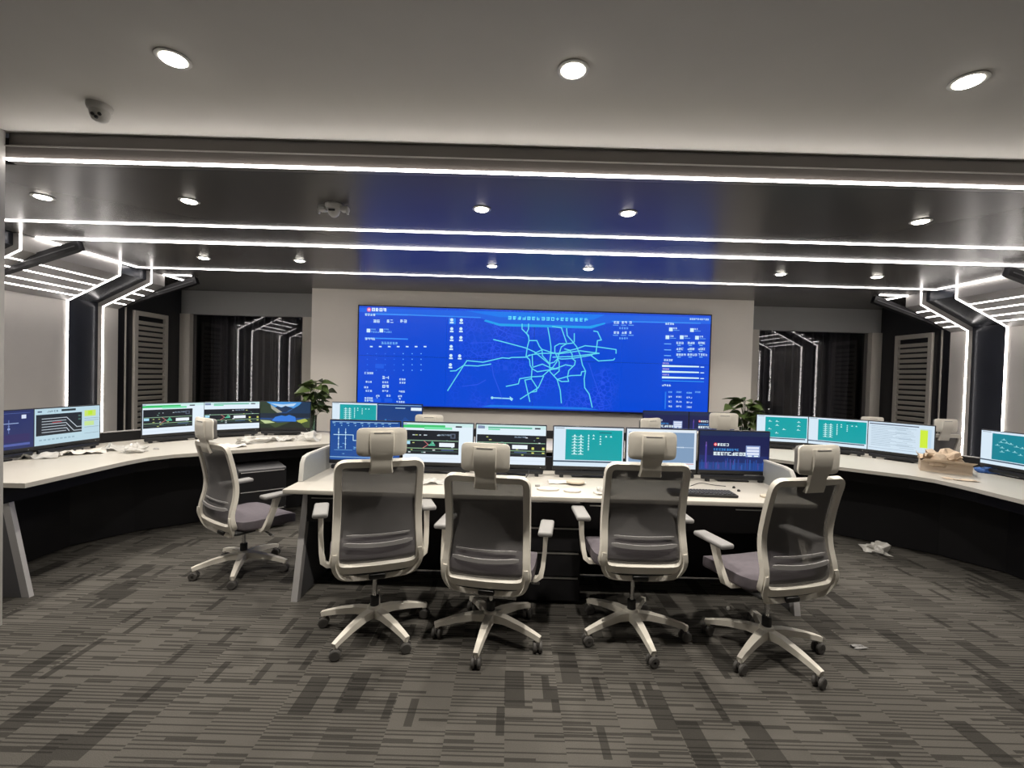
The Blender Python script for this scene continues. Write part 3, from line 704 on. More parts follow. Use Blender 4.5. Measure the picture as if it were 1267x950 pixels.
# rear centre desk monitors
for x, gf, lb in ((-2.10, 'teal', 'teal monitor on rear desk under the left end of video wall'), (-1.57, 'darkblue', 'dark blue monitor on rear desk with white bar near its corner'),
                  (1.56, 'login', 'navy login monitor on rear desk, left of the pair under video wall'), (2.10, 'login', 'navy login monitor on rear desk half hidden behind a chair headrest')):
    monitor(x, 5.40, 0, gf, lb)
# left and right consoles
mon_between((-3.11, 5.20), (-2.58, 5.33), 'lake', 'left console monitor with a mountain lake wallpaper beside the plant')
mon_between((-3.50, 4.85), (-3.10, 5.19), 'scadaw', 'left console monitor with full-width track plan, behind the turned chair headrest')
mon_between((-3.80, 4.41), (-3.49, 4.85), 'scada', 'left console monitor with track plan and green bar, near louvred door')
mon_between((-4.05, 3.66), (-4.00, 4.19), 'tracks', 'left console monitor with yellow boxes and track lines on pale page')
mon_between((-4.10, 3.13), (-4.05, 3.66), 'circuitd', 'dark blue left console monitor cut off by the left picture edge')
mon_between((2.58, 5.33), (3.11, 5.20), 'teal1', 'right console teal monitor nearest the plant, with scattered icons')
mon_between((3.10, 5.19), (3.50, 4.85), 'teal', 'right console teal monitor with icon columns, middle of three')
mon_between((3.50, 4.85), (3.81, 4.41), 'report', 'right console monitor with pale report page and yellow stripe')
mon_between((4.02, 4.19), (4.07, 3.66), 'tealtree', 'right console teal monitor with icon tree, cut off by right picture edge')

# ------------------------------------------------------------------ desks
def offs(poly, d):
    """offset an open polyline to its left by d"""
    out = []
    n = len(poly)
    for i in range(n):
        a = Vector(poly[max(i - 1, 0)]); b = Vector(poly[i]); c = Vector(poly[min(i + 1, n - 1)])
        n1 = (b - a); n2 = (c - b)
        if n1.length < 1e-6: n1 = n2
        if n2.length < 1e-6: n2 = n1
        n1.normalize(); n2.normalize()
        p1 = Vector((-n1.y, n1.x)); p2 = Vector((-n2.y, n2.x)); m = (p1 + p2).normalized()
        out.append(tuple(b + m * (d / max(.3, m.dot(p1)))))
    return out
def wallstrip(line, th, z0, z1):
    l2 = offs(line, th); mb = MB()
    for i in range(len(line) - 1): mb.prism_z([line[i], line[i + 1], l2[i + 1], l2[i]], z0, z1)
    return mb
# front operator desk
XD, YF, YR = 1.69, 2.89, 3.74
t = thing('operator_desk', 'straight white-topped black desk in front with six monitors', 'desk', (0, 0, 0))
MB().rbox(0, (YF + YR) / 2, DZ - .015, XD * 2, YR - YF, .03, .006, 2).build('desktop', 'desk_top', t)
for s in (-1, 1):
    a, b = sorted((s * (XD - .075), s * (XD - .035)))
    MB().prism_x([(3.12, DZ - .03), (3.17, DZ - .03), (3.01, 0), (2.96, 0)], a, b).build('leg_edge', 'legmat', t, False)
    MB().prism_x([(3.17, DZ - .03), (3.70, DZ - .03), (3.70, 0), (3.01, 0)], a, b).build('side_panel', 'legdark', t, False)
    mb = MB().prism_x([(3.10, DZ), (3.72, DZ), (3.72, DZ + .165), (3.22, DZ + .165), (3.15, DZ + .155), (3.12, DZ + .12)], *sorted((s * (XD - .03), s * (XD - .008))))
    es = mb.build('end_screen', 'frost', t, False)
    MB().sweep([(s * (XD - .019), y, z) for y, z in ((3.10, DZ + .002), (3.12, DZ + .125), (3.15, DZ + .158), (3.22, DZ + .168), (3.72, DZ + .168))], [(-.013, -.006), (.013, -.006), (.013, .006), (-.013, .006)], normals=(0, -.6, .8)).build('edge_trim', 'camw', es)
MB().box(-XD + .08, XD - .08, 3.46, 3.49, .02, DZ - .03).build('modesty_panel', 'desk_black', t, False)
MB().box(-XD + .06, XD - .06, 3.70, 3.73, DZ, .86).build('back_panel', 'desk_black', t, False)
for x0, x1 in ((-1.60, -.22), (.25, 1.60)):
    ap = MB().box(x0, x1, 3.05, 3.08, .50, DZ - .03).build('apron', 'desk_black', t, False)
    for a, b in ((x0 + .03, x0 + .22), (x1 - .35, x1 - .03)):
        MB().box(a, b, 3.043, 3.05, .655, .661).build('finger_pull', 'alu', ap, False)
t = thing('drawer_unit', 'black drawer unit with light pull lines under the centre of front desk', 'cabinet', (.02, 3.02, 0))
MB().box(-.205, .205, .012, .42, .02, .70).build('body', 'desk_black', t, False)
for i, (z0, z1) in enumerate(((.03, .185), (.195, .35), (.36, .515), (.525, .69))):
    d = MB().box(-.20, .20, 0, .014, z0, z1 - .012).build('drawer', 'desk_black', t, False)
    MB().box(-.19, .19, -.004, .012, z1 - .011, z1 - .004).build('pull', 'alu', d, False)

# consoles to the left and right, and the rear desk between them
for s, side in ((-1, 'left'), (1, 'right')):
    t = thing('console_desk', 'angled white-topped black console desk along the %s side wall' % side, 'desk')
    front = [(s * 3.28, 2.86), (s * 3.27, 3.60), (s * 3.24, 3.78), (s * 3.14, 3.93), (s * 2.14, 4.74)]
    back = [(s * 2.14, 5.72), (s * 2.75, 5.72), (s * 3.35, 5.50), (s * 3.95, 4.95), (s * 4.26, 4.35), (s * 4.32, 3.9), (s * 4.32, 2.86)]
    poly = front + back
    if s > 0: pass
    else: poly = poly[::-1]
    mb = MB().prism_z(poly, DZ - .03, DZ); mb.build('desktop', 'desk_top', t, False)
    fl = front if s < 0 else front[::-1]
    bl = back[1:] if s < 0 else back[1:][::-1]
    mod = [(s * 3.86, 2.92), (s * 3.85, 3.75), (s * 3.62, 4.12), (s * 2.55, 5.02), (s * 2.2, 5.14)]
    wallstrip(mod, .03, .01, DZ - .03).build('modesty_panel', 'desk_black', t, False)
    ap = offs(fl, .16)
    wallstrip(ap, .025, DZ - .14, DZ - .03).build('apron', 'desk_black', t, False)
    bp = offs(bl, .03)
    bk = wallstrip(bp, .03, DZ, .845).build('back_panel', 'desk_black', t, False)
    wallstrip(offs(bl, .027), .036, .845, .853).build('cap_trim', 'legmat', bk, False)
    a = MB().prism_y([(s * 3.52, DZ - .03), (s * 3.47, DZ - .03), (s * 3.31, 0), (s * 3.36, 0)], 2.92, 2.95).build('leg_edge', 'legmat', t, False)
    MB().prism_y([(s * 3.52, DZ - .03), (s * 4.3, DZ - .03), (s * 4.3, 0), (s * 3.36, 0)], 2.92, 2.95).build('end_panel', 'legdark', t, False)
    MB().prism_z([(s * 4.26, 2.95), (s * 4.29, 2.95), (s * 4.29, 3.9), (s * 4.23, 4.35), (s * 3.93, 4.93), (s * 3.34, 5.47), (s * 3.31, 5.45), (s * 3.9, 4.9), (s * 4.2, 4.35), (s * 4.26, 3.9)], .01, DZ - .03).build('rear_panel', 'desk_black', t, False)
t = thing('operator_desk', 'rear white-topped desk below the video wall with four monitors', 'desk')
MB().rbox(0, 5.19, DZ - .015, 4.26, .90, .03, .006, 2).build('desktop', 'desk_top', t)
MB().box(-2.1, 2.1, 5.25, 5.28, .01, DZ - .03).build('modesty_panel', 'desk_black', t, False)
MB().box(-2.12, 2.12, 5.60, 5.63, DZ, .845).build('back_panel', 'desk_black', t, False)
for s in (-1, 1): MB().box(*sorted((s * 2.08, s * 2.12)), 4.9, 5.6, 0, DZ - .03).build('side_panel', 'legdark', t, False)
# low drawer unit at the left console
p = at(311, 577, .58)
t = thing('drawer_unit', 'low dark drawer unit standing under the left console behind the turned chair', 'cabinet', (p.x, p.y + .12, 0), math.radians(38))
MB().rbox(0, 0, .30, .40, .48, .56, .008, 1).build('body', 'legdark', t)
for z0, z1 in ((.04, .2), (.21, .38), (.39, .56)):
    d = MB().box(-.195, .195, -.253, -.239, z0, z1).build('drawer', 'desk_black', t, False)
    MB().box(-.18, .18, -.257, -.25, z1 - .008, z1 - .002).build('pull', 'legmat', d, False)

# ------------------------------------------------------------------ office chairs
def cr(pts, t):
    """Catmull-Rom through pts, t 0..1"""
    n = len(pts) - 1; f = min(max(t, 0), .99999) * n; i = int(f); f -= i
    P = [pts[max(i - 1, 0)], pts[i], pts[i + 1], pts[min(i + 2, n)]]
    return tuple(.5 * ((2 * P[1][k]) + (-P[0][k] + P[2][k]) * f + (2 * P[0][k] - 5 * P[1][k] + 4 * P[2][k] - P[3][k]) * f * f + (-P[0][k] + 3 * P[1][k] - 3 * P[2][k] + P[3][k]) * f ** 3) for k in range(len(pts[0])))
PROF = [(-.222, .455), (-.243, .505), (-.243, .57), (-.222, .65), (-.214, .735), (-.228, .83), (-.252, .93), (-.280, 1.025)]
def pn(t):
    a, b = cr(PROF, t - .01 if t > .02 else 0), cr(PROF, t + .01 if t < .98 else 1)
    ty, tz = b[0] - a[0], b[1] - a[1]; L_ = math.hypot(ty, tz); return Vector((0, -tz / L_, ty / L_))     # pointing backwards
def hw(t): return .213 + .014 * (1 - t) - .006 * math.sin(PI * t)
chair_cache = {}
def chair_parts():
    if chair_cache: return chair_cache
    c = chair_cache
    # five-star base leg along +x, with caster
    c['leg'] = MB().sweep([(.02, 0, .118), (.10, 0, .122), (.20, 0, .108), (.285, 0, .088), (.318, 0, .078)],
        [(-.024, -.016), (-.018, .014), (.018, .014), (.024, -.016)], normals=(0, 0, 1), scale=[(1.25, 1.5), (1.15, 1.2), (.95, 1.0), (.75, .85), (.68, .8)]).lathe([(.012, .052), (.014, .08), (.012, .088)], 10, (.305, 0, 0)).mesh('base_leg', 'cwhite')
    mb = MB()
    for s in (-1, 1):
        mb.lathe([(.006, -.010), (.024, -.010), (.0295, -.006), (.0295, .006), (.024, .010), (.006, .010)], 20, (.0, s * .016, .0295), 'y')
    mb.lathe([(.008, -.026), (.008, .026)], 8, (0, 0, .0295), 'y')
    mb.rbox(.004, 0, .045, .045, .014, .032, .006)
    c['caster'] = mb.mesh('caster', 'rubber')
    c['hub'] = MB().lathe([(.032, .10), (.042, .105), (.044, .135), (.036, .15), (.03, .152)], 20).mesh('hub', 'cwhite')
    # seat
    def sf(p):
        y = p.y; d = 0
        if y > .12: d -= (y - .12) ** 2 * 1.6
        return Vector((p.x * (1 - .12 * max(0, -y - .05)), p.y, p.z + d - .012 * math.cos(p.x * 5.5) * (1 if p.z > .41 else 0) + .012 * (1 if p.z > .41 else 0)))
    bm = bmesh.new(); bmesh.ops.create_cube(bm, size=1); bmesh.ops.subdivide_edges(bm, edges=bm.edges[:], cuts=5, use_grid_fill=True)
    for v in bm.verts:
        x, y, z = v.co.x * 2, v.co.y * 2, v.co.z * 2
        r = max(abs(x), abs(y)); sh = 1.0
        k = (abs(x) ** 6 + abs(y) ** 6) ** (1 / 6.0)
        if k > 1e-6 and r > 0: sh = r / k * (1 if r < .99 else 1)
        e = 1 - .05 * (abs(z) > .9)
        v.co = Vector((x * sh * .25 * e, (.05 + y * sh * .215 * e), .405 + z * .038 - (.012 * max(0, r - .6) / .4 if z > .9 else 0)))
    bmesh.ops.smooth_vert(bm, verts=bm.verts, factor=.35, use_axis_x=True, use_axis_y=True, use_axis_z=True)
    me = bpy.data.meshes.new('seat')
    for v in bm.verts: v.co = sf(v.co)
    bm.to_mesh(me); bm.free(); me.materials.append(MAT['seat'])
    for p_ in me.polygons: p_.use_smooth = True
    me.set_sharp_from_angle(angle=math.radians(70)); c['seat'] = me
    c['pan'] = MB().rbox(0, .01, .358, .40, .40, .022, .01).mesh('seat_pan', 'cblack')
    mb = MB().rbox(0, .0, .325, .15, .22, .05, .012); mb.rbox(0, -.13, .335, .09, .14, .03, .01)
    c['mech'] = mb.mesh('tilt_mechanism', 'cblack')
    mb = MB().tube([(.06, .03, .325), (.17, .03, .325), (.23, .035, .315)], .006); mb.rbox(.25, .035, .31, .05, .02, .012, .004)
    c['lever'] = mb.mesh('lever', 'cgrey')
    # back frame: closed loop over the curved back
    loop = []; r = .075
    Lz = .585
    def corner(u0, t0, a0, rr):
        for i in range(7):
            a = a0 + (PI / 2) * i / 6
            loop.append((u0 + rr * math.cos(a), t0 + rr * math.sin(a) / Lz))
    W0 = .222; rt = .045; rb = .085
    corner(W0 - rt, 1 - rt / Lz, 0, rt)
    for i in range(1, 8): loop.append((W0 - rt - (2 * W0 - 2 * rt) * i / 8, 1.0))
    corner(-W0 + rt, 1 - rt / Lz, PI / 2, rt)
    tb = rb / Lz
    for i in range(1, 14): loop.append((-W0, (1 - rt / Lz) + (tb - (1 - rt / Lz)) * i / 14))
    corner(-W0 + rb, tb, PI, rb)
    for i in range(1, 8): loop.append((-W0 + rb + (2 * W0 - 2 * rb) * i / 8, 0.0))
    corner(W0 - rb, tb, 3 * PI / 2, rb)
    for i in range(1, 14): loop.append((W0, tb + ((1 - rt / Lz) - tb) * i / 14))
    pts, nrm, scl = [], [], []
    for (u, t_) in loop:
        y, z = cr(PROF, t_); x = u * hw(t_) / .222
        y -= .03 * (x / .22) ** 2 * -1 * (1 if True else 0) * .6     # wraps forward at the sides
        pts.append((x, y, z)); nrm.append(tuple(pn(t_)))
        scl.append((1.0 + .45 * max(0, 1 - t_ / .25), 1.0 + .3 * max(0, 1 - t_ / .3)))
    sec = [(-.022, -.010), (-.017, .013), (.017, .013), (.022, -.010), (.015, -.015), (-.015, -.015)]
    mb = MB().sweep(pts, sec, nrm, closed=True, scale=scl)
    c['frame'] = mb.mesh('back_frame', 'cwhite', angle=50)
    up = [(-.222, -.236, .545), (-.226, -.236, .503), (-.216, -.224, .455), (-.184, -.205, .408), (-.115, -.185, .385), (0, -.175, .378)]
    up = up + [(-x, y, z) for x, y, z in up[-2::-1]]
    up2 = [cr(up, i / 28.0) for i in range(29)]
    mb = MB().sweep(up2, [(-.011, -.013), (-.011, .013), (.011, .013), (.011, -.013)], normals=(0, -.5, -.86))
    mb.sweep([(0, -.175, .380), (0, -.08, .385)], [(-.05, -.012), (.05, -.012), (.05, .012), (-.05, .012)], normals=(0, 0, 1))
    c['ubar'] = mb.mesh('lower_yoke', 'cwhite', angle=50)
    vs, fs = [], []; nu, nt_ = 12, 26
    for j in range(nt_ + 1):
        t_ = .015 + .97 * j / nt_; y, z = cr(PROF, t_); lim = hw(t_) - .008
        rr = rb if t_ < .5 else rt; dt = (t_ if t_ < .5 else 1 - t_) * Lz
        if dt < rr: lim -= rr - math.sqrt(max(0, rr * rr - (rr - dt) ** 2))
        for i in range(nu + 1):
            x = lim * (2 * i / nu - 1); vs.append((x, y + .018 * (x / .22) ** 2 + .004, z))
    for j in range(nt_):
        for i in range(nu): a = j * (nu + 1) + i; fs.append((a, a + 1, a + nu + 2, a + nu + 1))
    c['mesh'] = MB().add(vs, fs).mesh('mesh_back', 'cmesh', angle=80)
    for nm, zt, w_, hgt, th in (('l1', .62, .165, .0045, .007), ('l2', .565, .18, .011, .009)):
        pts = []
        for i in range(13):
            x = w_ * (2 * i / 12 - 1); t_ = (zt - .395) / .615 + .022 * (x / w_) ** 2 * (.3 if nm == 'l1' else 1)
            y, z = cr(PROF, t_ + .03); pts.append((x, y - .010 + .018 * (x / .22) ** 2, z))
        c[nm] = MB().sweep(pts, [(-th * .5, -hgt), (th * .5, -hgt), (th * .5, hgt), (-th * .5, hgt)], normals=(0, 0, 1), scale=[.5 if i in (0, 12) else 1 for i in range(13)]).mesh('lumbar_bar', 'legmat')
    # headrest
    st = [(-.288, .965), (-.302, 1.00), (-.306, 1.035), (-.318, 1.065), (-.328, 1.10), (-.334, 1.15), (-.330, 1.185)]
    sp = [(0,) + cr(st, i / 14.0) for i in range(15)]
    c['stem'] = MB().sweep(sp, [(-.060, -.006), (.060, -.006), (.054, .008), (-.054, .008)], normals=(0, -1, .1), scale=[(1.05 - .12 * math.sin(PI * min(1, i / 8.0)), 1) for i in range(15)]).mesh('headrest_stem', 'cwhite')
    def hs(off, w2, z0, z1, rr, th):
        """curved shell: grid over a rounded rectangle, given thickness"""
        nu, nv = 16, 10; front, back_ = [], []
        for j in range(nv + 1):
            for i in range(nu + 1):
                a, b = 2 * i / nu - 1, 2 * j / nv - 1
                k = (abs(a) ** 8 + abs(b) ** 8) ** (1 / 8.0); m_ = max(abs(a), abs(b)); sh = m_ / k if k > 0 else 1
                x = a * sh * w2; z = (z0 + z1) / 2 + b * sh * (z1 - z0) / 2
                y = -.325 + .85 * x * x + .9 * (z - 1.14) ** 2 + off
                e = .55 if m_ > .99 else 1
                back_.append((x, y - th * .5 * e, z)); front.append((x, y + th * .5 * e, z))
        n1 = (nu + 1) * (nv + 1); fs = []
        for j in range(nv):
            for i in range(nu):
                a = j * (nu + 1) + i; fs.append((a, a + 1, a + nu + 2, a + nu + 1)); fs.append((n1 + a, n1 + a + nu + 1, n1 + a + nu + 2, n1 + a + 1))
        ring = [i for i in range(nu + 1)] + [j * (nu + 1) + nu for j in range(1, nv + 1)] + [nv * (nu + 1) + i for i in range(nu - 1, -1, -1)] + [j * (nu + 1) for j in range(nv - 1, 0, -1)]
        for a, b in zip(ring, ring[1:] + ring[:1]): fs.append((a, n1 + a, n1 + b, b))
        return MB().add(back_ + front, fs)
    c['shell'] = hs(0, .127, 1.058, 1.206, .03, .018).mesh('headrest_shell', 'cwhite', angle=60)
    c['pad'] = hs(.022, .121, 1.062, 1.202, .03, .03).mesh('headrest_cushion', 'hpad', angle=60)
    c['slot'] = MB().box(-.042, .042, -.3405, -.332, 1.178, 1.183).mesh('headrest_slot', 'cgrey', False)
    return c
def chair(x, y, rz, lift, arm, base, label, group='white task chairs with headrests', full=True):
    c = chair_parts()
    t = thing('office_chair', label, 'chair', (x, y, 0), math.radians(rz), group)
    for k in range(5):
        l = obj('base_leg', c['leg'], t, None, (0, 0, math.radians(base + 72 * k - rz)))
        cs = obj('caster', c['caster'], l, (.305, 0, 0), (0, 0, math.radians((37 * k * 3 + base * 5) % 180)))
    obj('hub', c['hub'], t)
    MB().lathe([(.025, .14), (.025, .20), (.023, .205)], 16).build('gas_sleeve', 'cblack', t)
    MB().lathe([(.0135, .20), (.0135, .36 + lift)], 14).build('gas_rod', 'chrome', t)
    FW = .03; L_ = (0, FW, lift); S_ = (0, FW, lift + .05); H_ = (0, FW, lift + .012)
    obj('tilt_mechanism', c['mech'], t, S_); obj('lever', c['lever'], t, S_); obj('seat_pan', c['pan'], t, S_); obj('seat', c['seat'], t, S_)
    bf = obj('back_frame', c['frame'], t, L_); obj('lower_yoke', c['ubar'], t, L_); bm_ = obj('mesh_back', c['mesh'], t, L_)
    obj('lumbar_bar', c['l1'], t, L_); obj('lumbar_bar', c['l2'], t, L_)
    obj('headrest_stem', c['stem'], t, H_); obj('headrest_shell', c['shell'], t, H_); obj('headrest_cushion', c['pad'], t, H_); obj('headrest_slot', c['slot'], t, H_)
    zb = .425 + lift
    for s in (-1, 1):
        pts = [(s * .16, -.03, zb - .015), (s * .262, -.03, zb - .01), (s * .283, -.025, zb + .005), (s * .293, -.01, zb + .05), (s * .300, .015, (zb + arm) / 2), (s * .303, .045, arm - .022)]
        pts = [(a, b + FW, c_) for a, b, c_ in pts]; n = len(pts)
        p = MB().sweep(pts, [(-.012, -.02), (.012, -.02), (.012, .02), (-.012, .02)], normals=[(0, 1, 0)] * n, scale=[(.8, 1), (.9, 1.1), (1.1, 1.15), (1.05, 1.05), (1, .95), (1.1, 1.2)]).build('arm_post', 'cwhite', t, angle=50)
        def taper(p_): return Vector((p_.x + s * 0, p_.y, p_.z - .35 * max(0, .02 - p_.y) ** 2 * (1 if p_.z < 0 else 0)))
        pad = MB().rbox(s * .303, .055 + FW, arm - .014, .082, .245, .028, .012, 3).build('arm_pad', 'cgrey', t)
    return t
chair(-1.025, 2.66, 20, .0, .716, 31, 'white task chair at front desk, leftmost of the four in row')
chair(-.347, 2.64, -8, -.06, .635, 43, 'white task chair at front desk left of the drawer unit, second of four')
chair(.483, 2.70, 1, .015, .70, 61, 'white task chair at front desk right of the drawer unit, third of four')
chair(1.20, 2.55, 15, -.01, .64, 3, 'white task chair turned aside at front desk, rightmost of the four')
chair(-2.225, 3.41, -33, -.06, .615, 0, 'white task chair turned sideways at the left console desk')
chair(-1.03, 4.50, 4, -.09, .60, 10, 'white task chair at rear desk, only headrest top seen left of centre')
chair(.90, 4.52, 30, -.07, .60, 30, 'white task chair at rear desk seen between teal and grey monitors')
chair(1.71, 4.50, -4, .0, .62, 50, 'white task chair at rear desk behind the login monitor, beside the plant')
chair(4.58, 5.40, 0, -.06, .60, 20, 'white task chair behind the right console near the LED wall')
chair(4.41, 6.15, -12, -.11, .60, 5, 'white task chair far behind the right console by the window, headrest top showing')

# ------------------------------------------------------------------ plants
def plant(x, y, seed, label, hgt, lean):
    R = random.Random(seed)
    t = thing('potted_plant', label, 'plant', (x, y, DZ), 0, 'leafy plants beside the video wall')
    MB().lathe([(.055, 0), (.062, .004), (.062, .17), (.066, .20), (.064, .2), (.059, .17), (.059, .01), (.002, .008)], 24).build('glass_vase', 'vase', t)
    MB().lathe([(.002, .012), (.057, .012), (.057, .11), (.002, .11)], 20).build('water', 'vase', t)
    if 'm' not in leafm:
        vs, fs = [], []; n = 8
        for i in range(n + 1):
            f = i / n; wv = .5 * math.sin(PI * min(1, f ** .62)) * (1 - .25 * f)
            zc = -.55 * f * f * .5
            vs += [(-wv, f, zc + wv * .28), (0, f, zc - .02), (wv, f, zc + wv * .28)]
        for i in range(n):
            a = i * 3; fs += [(a, a + 1, a + 4, a + 3), (a + 1, a + 2, a + 5, a + 4)]
        leafm['m'] = MB().add(vs, fs).mesh('leaf', 'leaf', angle=80)
    for i in range(46):
        a = R.uniform(0, 2 * PI); h = R.uniform(.24, hgt) ; rr = R.uniform(.02, .17) * (1 if h < hgt * .85 else .7)
        tip = Vector((lean * (h - .2) + rr * math.cos(a), rr * math.sin(a) * .45, h))
        base = Vector((R.uniform(-.02, .02), R.uniform(-.02, .02), .03))
        mid = Vector((tip.x * .4, tip.y * .4, h * .7))
        MB().tube([cr([tuple(base), tuple(mid), tuple(tip)], k / 6.0) for k in range(7)], .0028, 5).build('stem', 'stem', t)
        s = R.uniform(.12, .20)
        l = obj('leaf', leafm['m'], t, tip, (R.uniform(-.5, .45), R.uniform(-.6, .6), a - PI / 2 + R.uniform(-.6, .6))); l.scale = (s * .85, s, s)
leafm = {}
plant(-2.70, 5.62, 4, 'green leafy plant in a glass vase left of the video wall', .62, .12)
plant(2.60, 5.62, 9, 'green leafy plant in a glass vase right of the video wall', .54, -.02)

# ------------------------------------------------------------------ small things on the desks and the floor
def crumple(name, p, size, seed, m, label, cat, flat=.4, rz=0.0, group=None, amp=.42):
    bm = bmesh.new(); bmesh.ops.create_icosphere(bm, subdivisions=3, radius=1)
    off = Vector((seed * 13.1, seed * 7.7, seed * 3.3))
    for v in bm.verts:
        n = v.co.normalized(); k = 1 + amp * noise.noise(n * 1.7 + off) * 2 + amp * .9 * (abs(noise.noise(n * 4.1 + off)) - .3)
        q_ = n * max(.25, k)
        v.co = Vector((q_.x * size[0] / 2, q_.y * size[1] / 2, max(-.35, q_.z) * size[2] * .8 + size[2] * .28))
    zmin = min(v.co.z for v in bm.verts)
    for v in bm.verts: v.co.z -= zmin
    me = bpy.data.meshes.new(name); bm.to_mesh(me); bm.free(); me.materials.append(MAT[m])
    o = obj(name, me, None, (p[0], p[1], p[2] + .0005), (0, 0, rz))
    return tag(o, label, cat, group)
def sheet(name, p, sx, sy, seed, m, label, cat, h=.03, rz=0.0, group=None, th=.0012):
    """a creased sheet lying on a surface"""
    nu, nv = 14, 10; vs, fs = [], []; off = Vector((seed * 5.3, seed * 9.1, 0))
    for k in (0, 1):
        for j in range(nv + 1):
            for i in range(nu + 1):
                x, y = (i / nu - .5) * sx, (j / nv - .5) * sy
                f = noise.noise(Vector((x * 14, y * 14, 0)) + off); f2 = noise.noise(Vector((x * 38, y * 38, 2)) + off)
                ex = noise.noise(Vector((x * 9, y * 9, 5)) + off) * sx * .12
                z = h * max(0, .3 + f * 1.1 + f2 * .35)
                vs.append((x + ex, y + ex * .5, z + k * th + .0006))
    n1 = (nu + 1) * (nv + 1)
    for j in range(nv):
        for i in range(nu):
            a = j * (nu + 1) + i; fs.append((a, a + nu + 1, a + nu + 2, a + 1)); fs.append((n1 + a, n1 + a + 1, n1 + a + nu + 2, n1 + a + nu + 1))
    ring = [i for i in range(nu + 1)] + [j * (nu + 1) + nu for j in range(1, nv + 1)] + [nv * (nu + 1) + i for i in range(nu - 1, -1, -1)] + [j * (nu + 1) for j in range(nv - 1, 0, -1)]
    for a, b in zip(ring, ring[1:] + ring[:1]): fs.append((a, b, n1 + b, n1 + a))
    o = MB().add(vs, fs).build(name, m, None, True, 40); o.location = p; o.rotation_euler = (0, 0, rz)
    return tag(o, label, cat, group)
GP = 'packaging scraps on the left console'
sheet('plastic_sheet', at(50, 566, DZ), .26, .17, 1, 'film', 'crumpled clear plastic sheet on left console below the blue monitor', 'plastic wrap', .045, .5, GP)
sheet('paper_sheet', at(103, 561, DZ), .30, .16, 2, 'paper', 'creased white paper on left console in front of the yellow-box monitor', 'paper', .04, .6, GP)
sheet('plastic_sheet', at(148, 556, DZ), .26, .20, 3, 'film', 'bunched plastic wrap at the bend of the left console', 'plastic wrap', .06, .3, GP)
crumple('plastic_wrap', at(166, 559, DZ), (.18, .14, .05), 4, 'film', 'crumpled plastic bag lying at the inner bend of left console', 'plastic wrap', rz=.4, group=GP)
crumple('cable_clip', at(193, 556, DZ), (.05, .03, .014), 14, 'legmat', 'small grey clip on left console below the track plan monitor', 'clip', group=GP, amp=.15)
sheet('paper_sheet', at(285, 553, DZ), .24, .16, 5, 'paper', 'white paper on left console beside the turned chair headrest', 'paper', .035, .8, GP)
crumple('plastic_wrap', at(312, 548, DZ), (.28, .18, .07), 6, 'film', 'pile of crumpled white plastic on left console below the second track plan', 'plastic wrap', rz=.6, group=GP)
sheet('plastic_sheet', at(345, 545, DZ), .30, .18, 7, 'film', 'crumpled plastic strip on left console below the lake monitor', 'plastic wrap', .06, .3, GP)
crumple('plastic_wrap', at(383, 545, DZ), (.24, .16, .085), 8, 'film', 'white plastic heap at the far end of left console by the plant', 'plastic wrap', group=GP)
GF = 'small scraps on the front desk'
sheet('plastic_sheet', at(537, 597, DZ), .16, .14, 9, 'film', 'crumpled plastic on front desk between the first two chairs', 'plastic wrap', .03, .2, GF)
crumple('plastic_wrap', at(748, 611, DZ), (.13, .10, .04), 10, 'film', 'crumpled clear bag on front desk left of the third chair', 'plastic wrap', group=GF)
sheet('paper_sheet', at(700, 597, DZ), .26, .10, 11, 'paper', 'folded white paper strip on front desk below the teal chart monitor', 'paper', .015, .1, GF)
def puck(name, p, r, m, label, cat, sx=1.0, rz=0.0, group=GF):
    o = MB().lathe([(.004, 0), (r * .96, 0), (r, .006), (r * .97, .012), (r * .6, .016), (.003, .017)], 22).build(name, m); o.location = p; o.scale = (sx, 1, 1); o.rotation_euler = (0, 0, rz)
    return tag(o, label, cat, group)
puck('adhesive_pad', at(712, 597, DZ + .012), .055, 'beige', 'round pale pad lying on the paper strip below the teal monitor', 'pad', 1.2)
puck('adhesive_pad', at(708, 608, DZ), .045, 'paper', 'round white pad near the front edge of front desk', 'pad', 1.3)
puck('adhesive_pad', at(678, 606, DZ), .04, 'paper', 'oval white pad beside a clip on front desk', 'pad', 1.9)
puck('adhesive_pad', at(949, 615, DZ), .04, 'beige', 'small beige puck at the right end of front desk', 'pad', 1.1)
o = MB().tube([cr([(-.09, 0, .004), (-.05, -.05, .005), (.0, -.055, .004), (.05, -.03, .006), (.055, .03, .004), (.01, .045, .005), (.06, .01, .012), (.12, -.05, .004), (.15, -.04, .03), (.16, .02, .05)], i / 40.0) for i in range(41)], .0032, 6).build('cable', 'cblack')
o.location = at(628, 590, DZ); tag(o, 'thin black cable loop on front desk behind second chair', 'cable')
o = MB().tube([cr([(-.10, 0, .003), (-.03, .07, .003), (.02, .1, .003), (.09, .04, .004), (.16, .02, .003)], i / 24.0) for i in range(25)], .0022, 6).build('cable', 'cblack')
o.location = at(872, 602, DZ) ; tag(o, 'thin dark cable lying behind the black keyboard', 'cable')
o = MB().rbox(0, 0, .008, .035, .012, .016, .003).build('bulldog_clip', 'legmat'); o.location = at(665, 602, DZ); tag(o, 'small grey clip standing on front desk right of second chair', 'clip', GF)
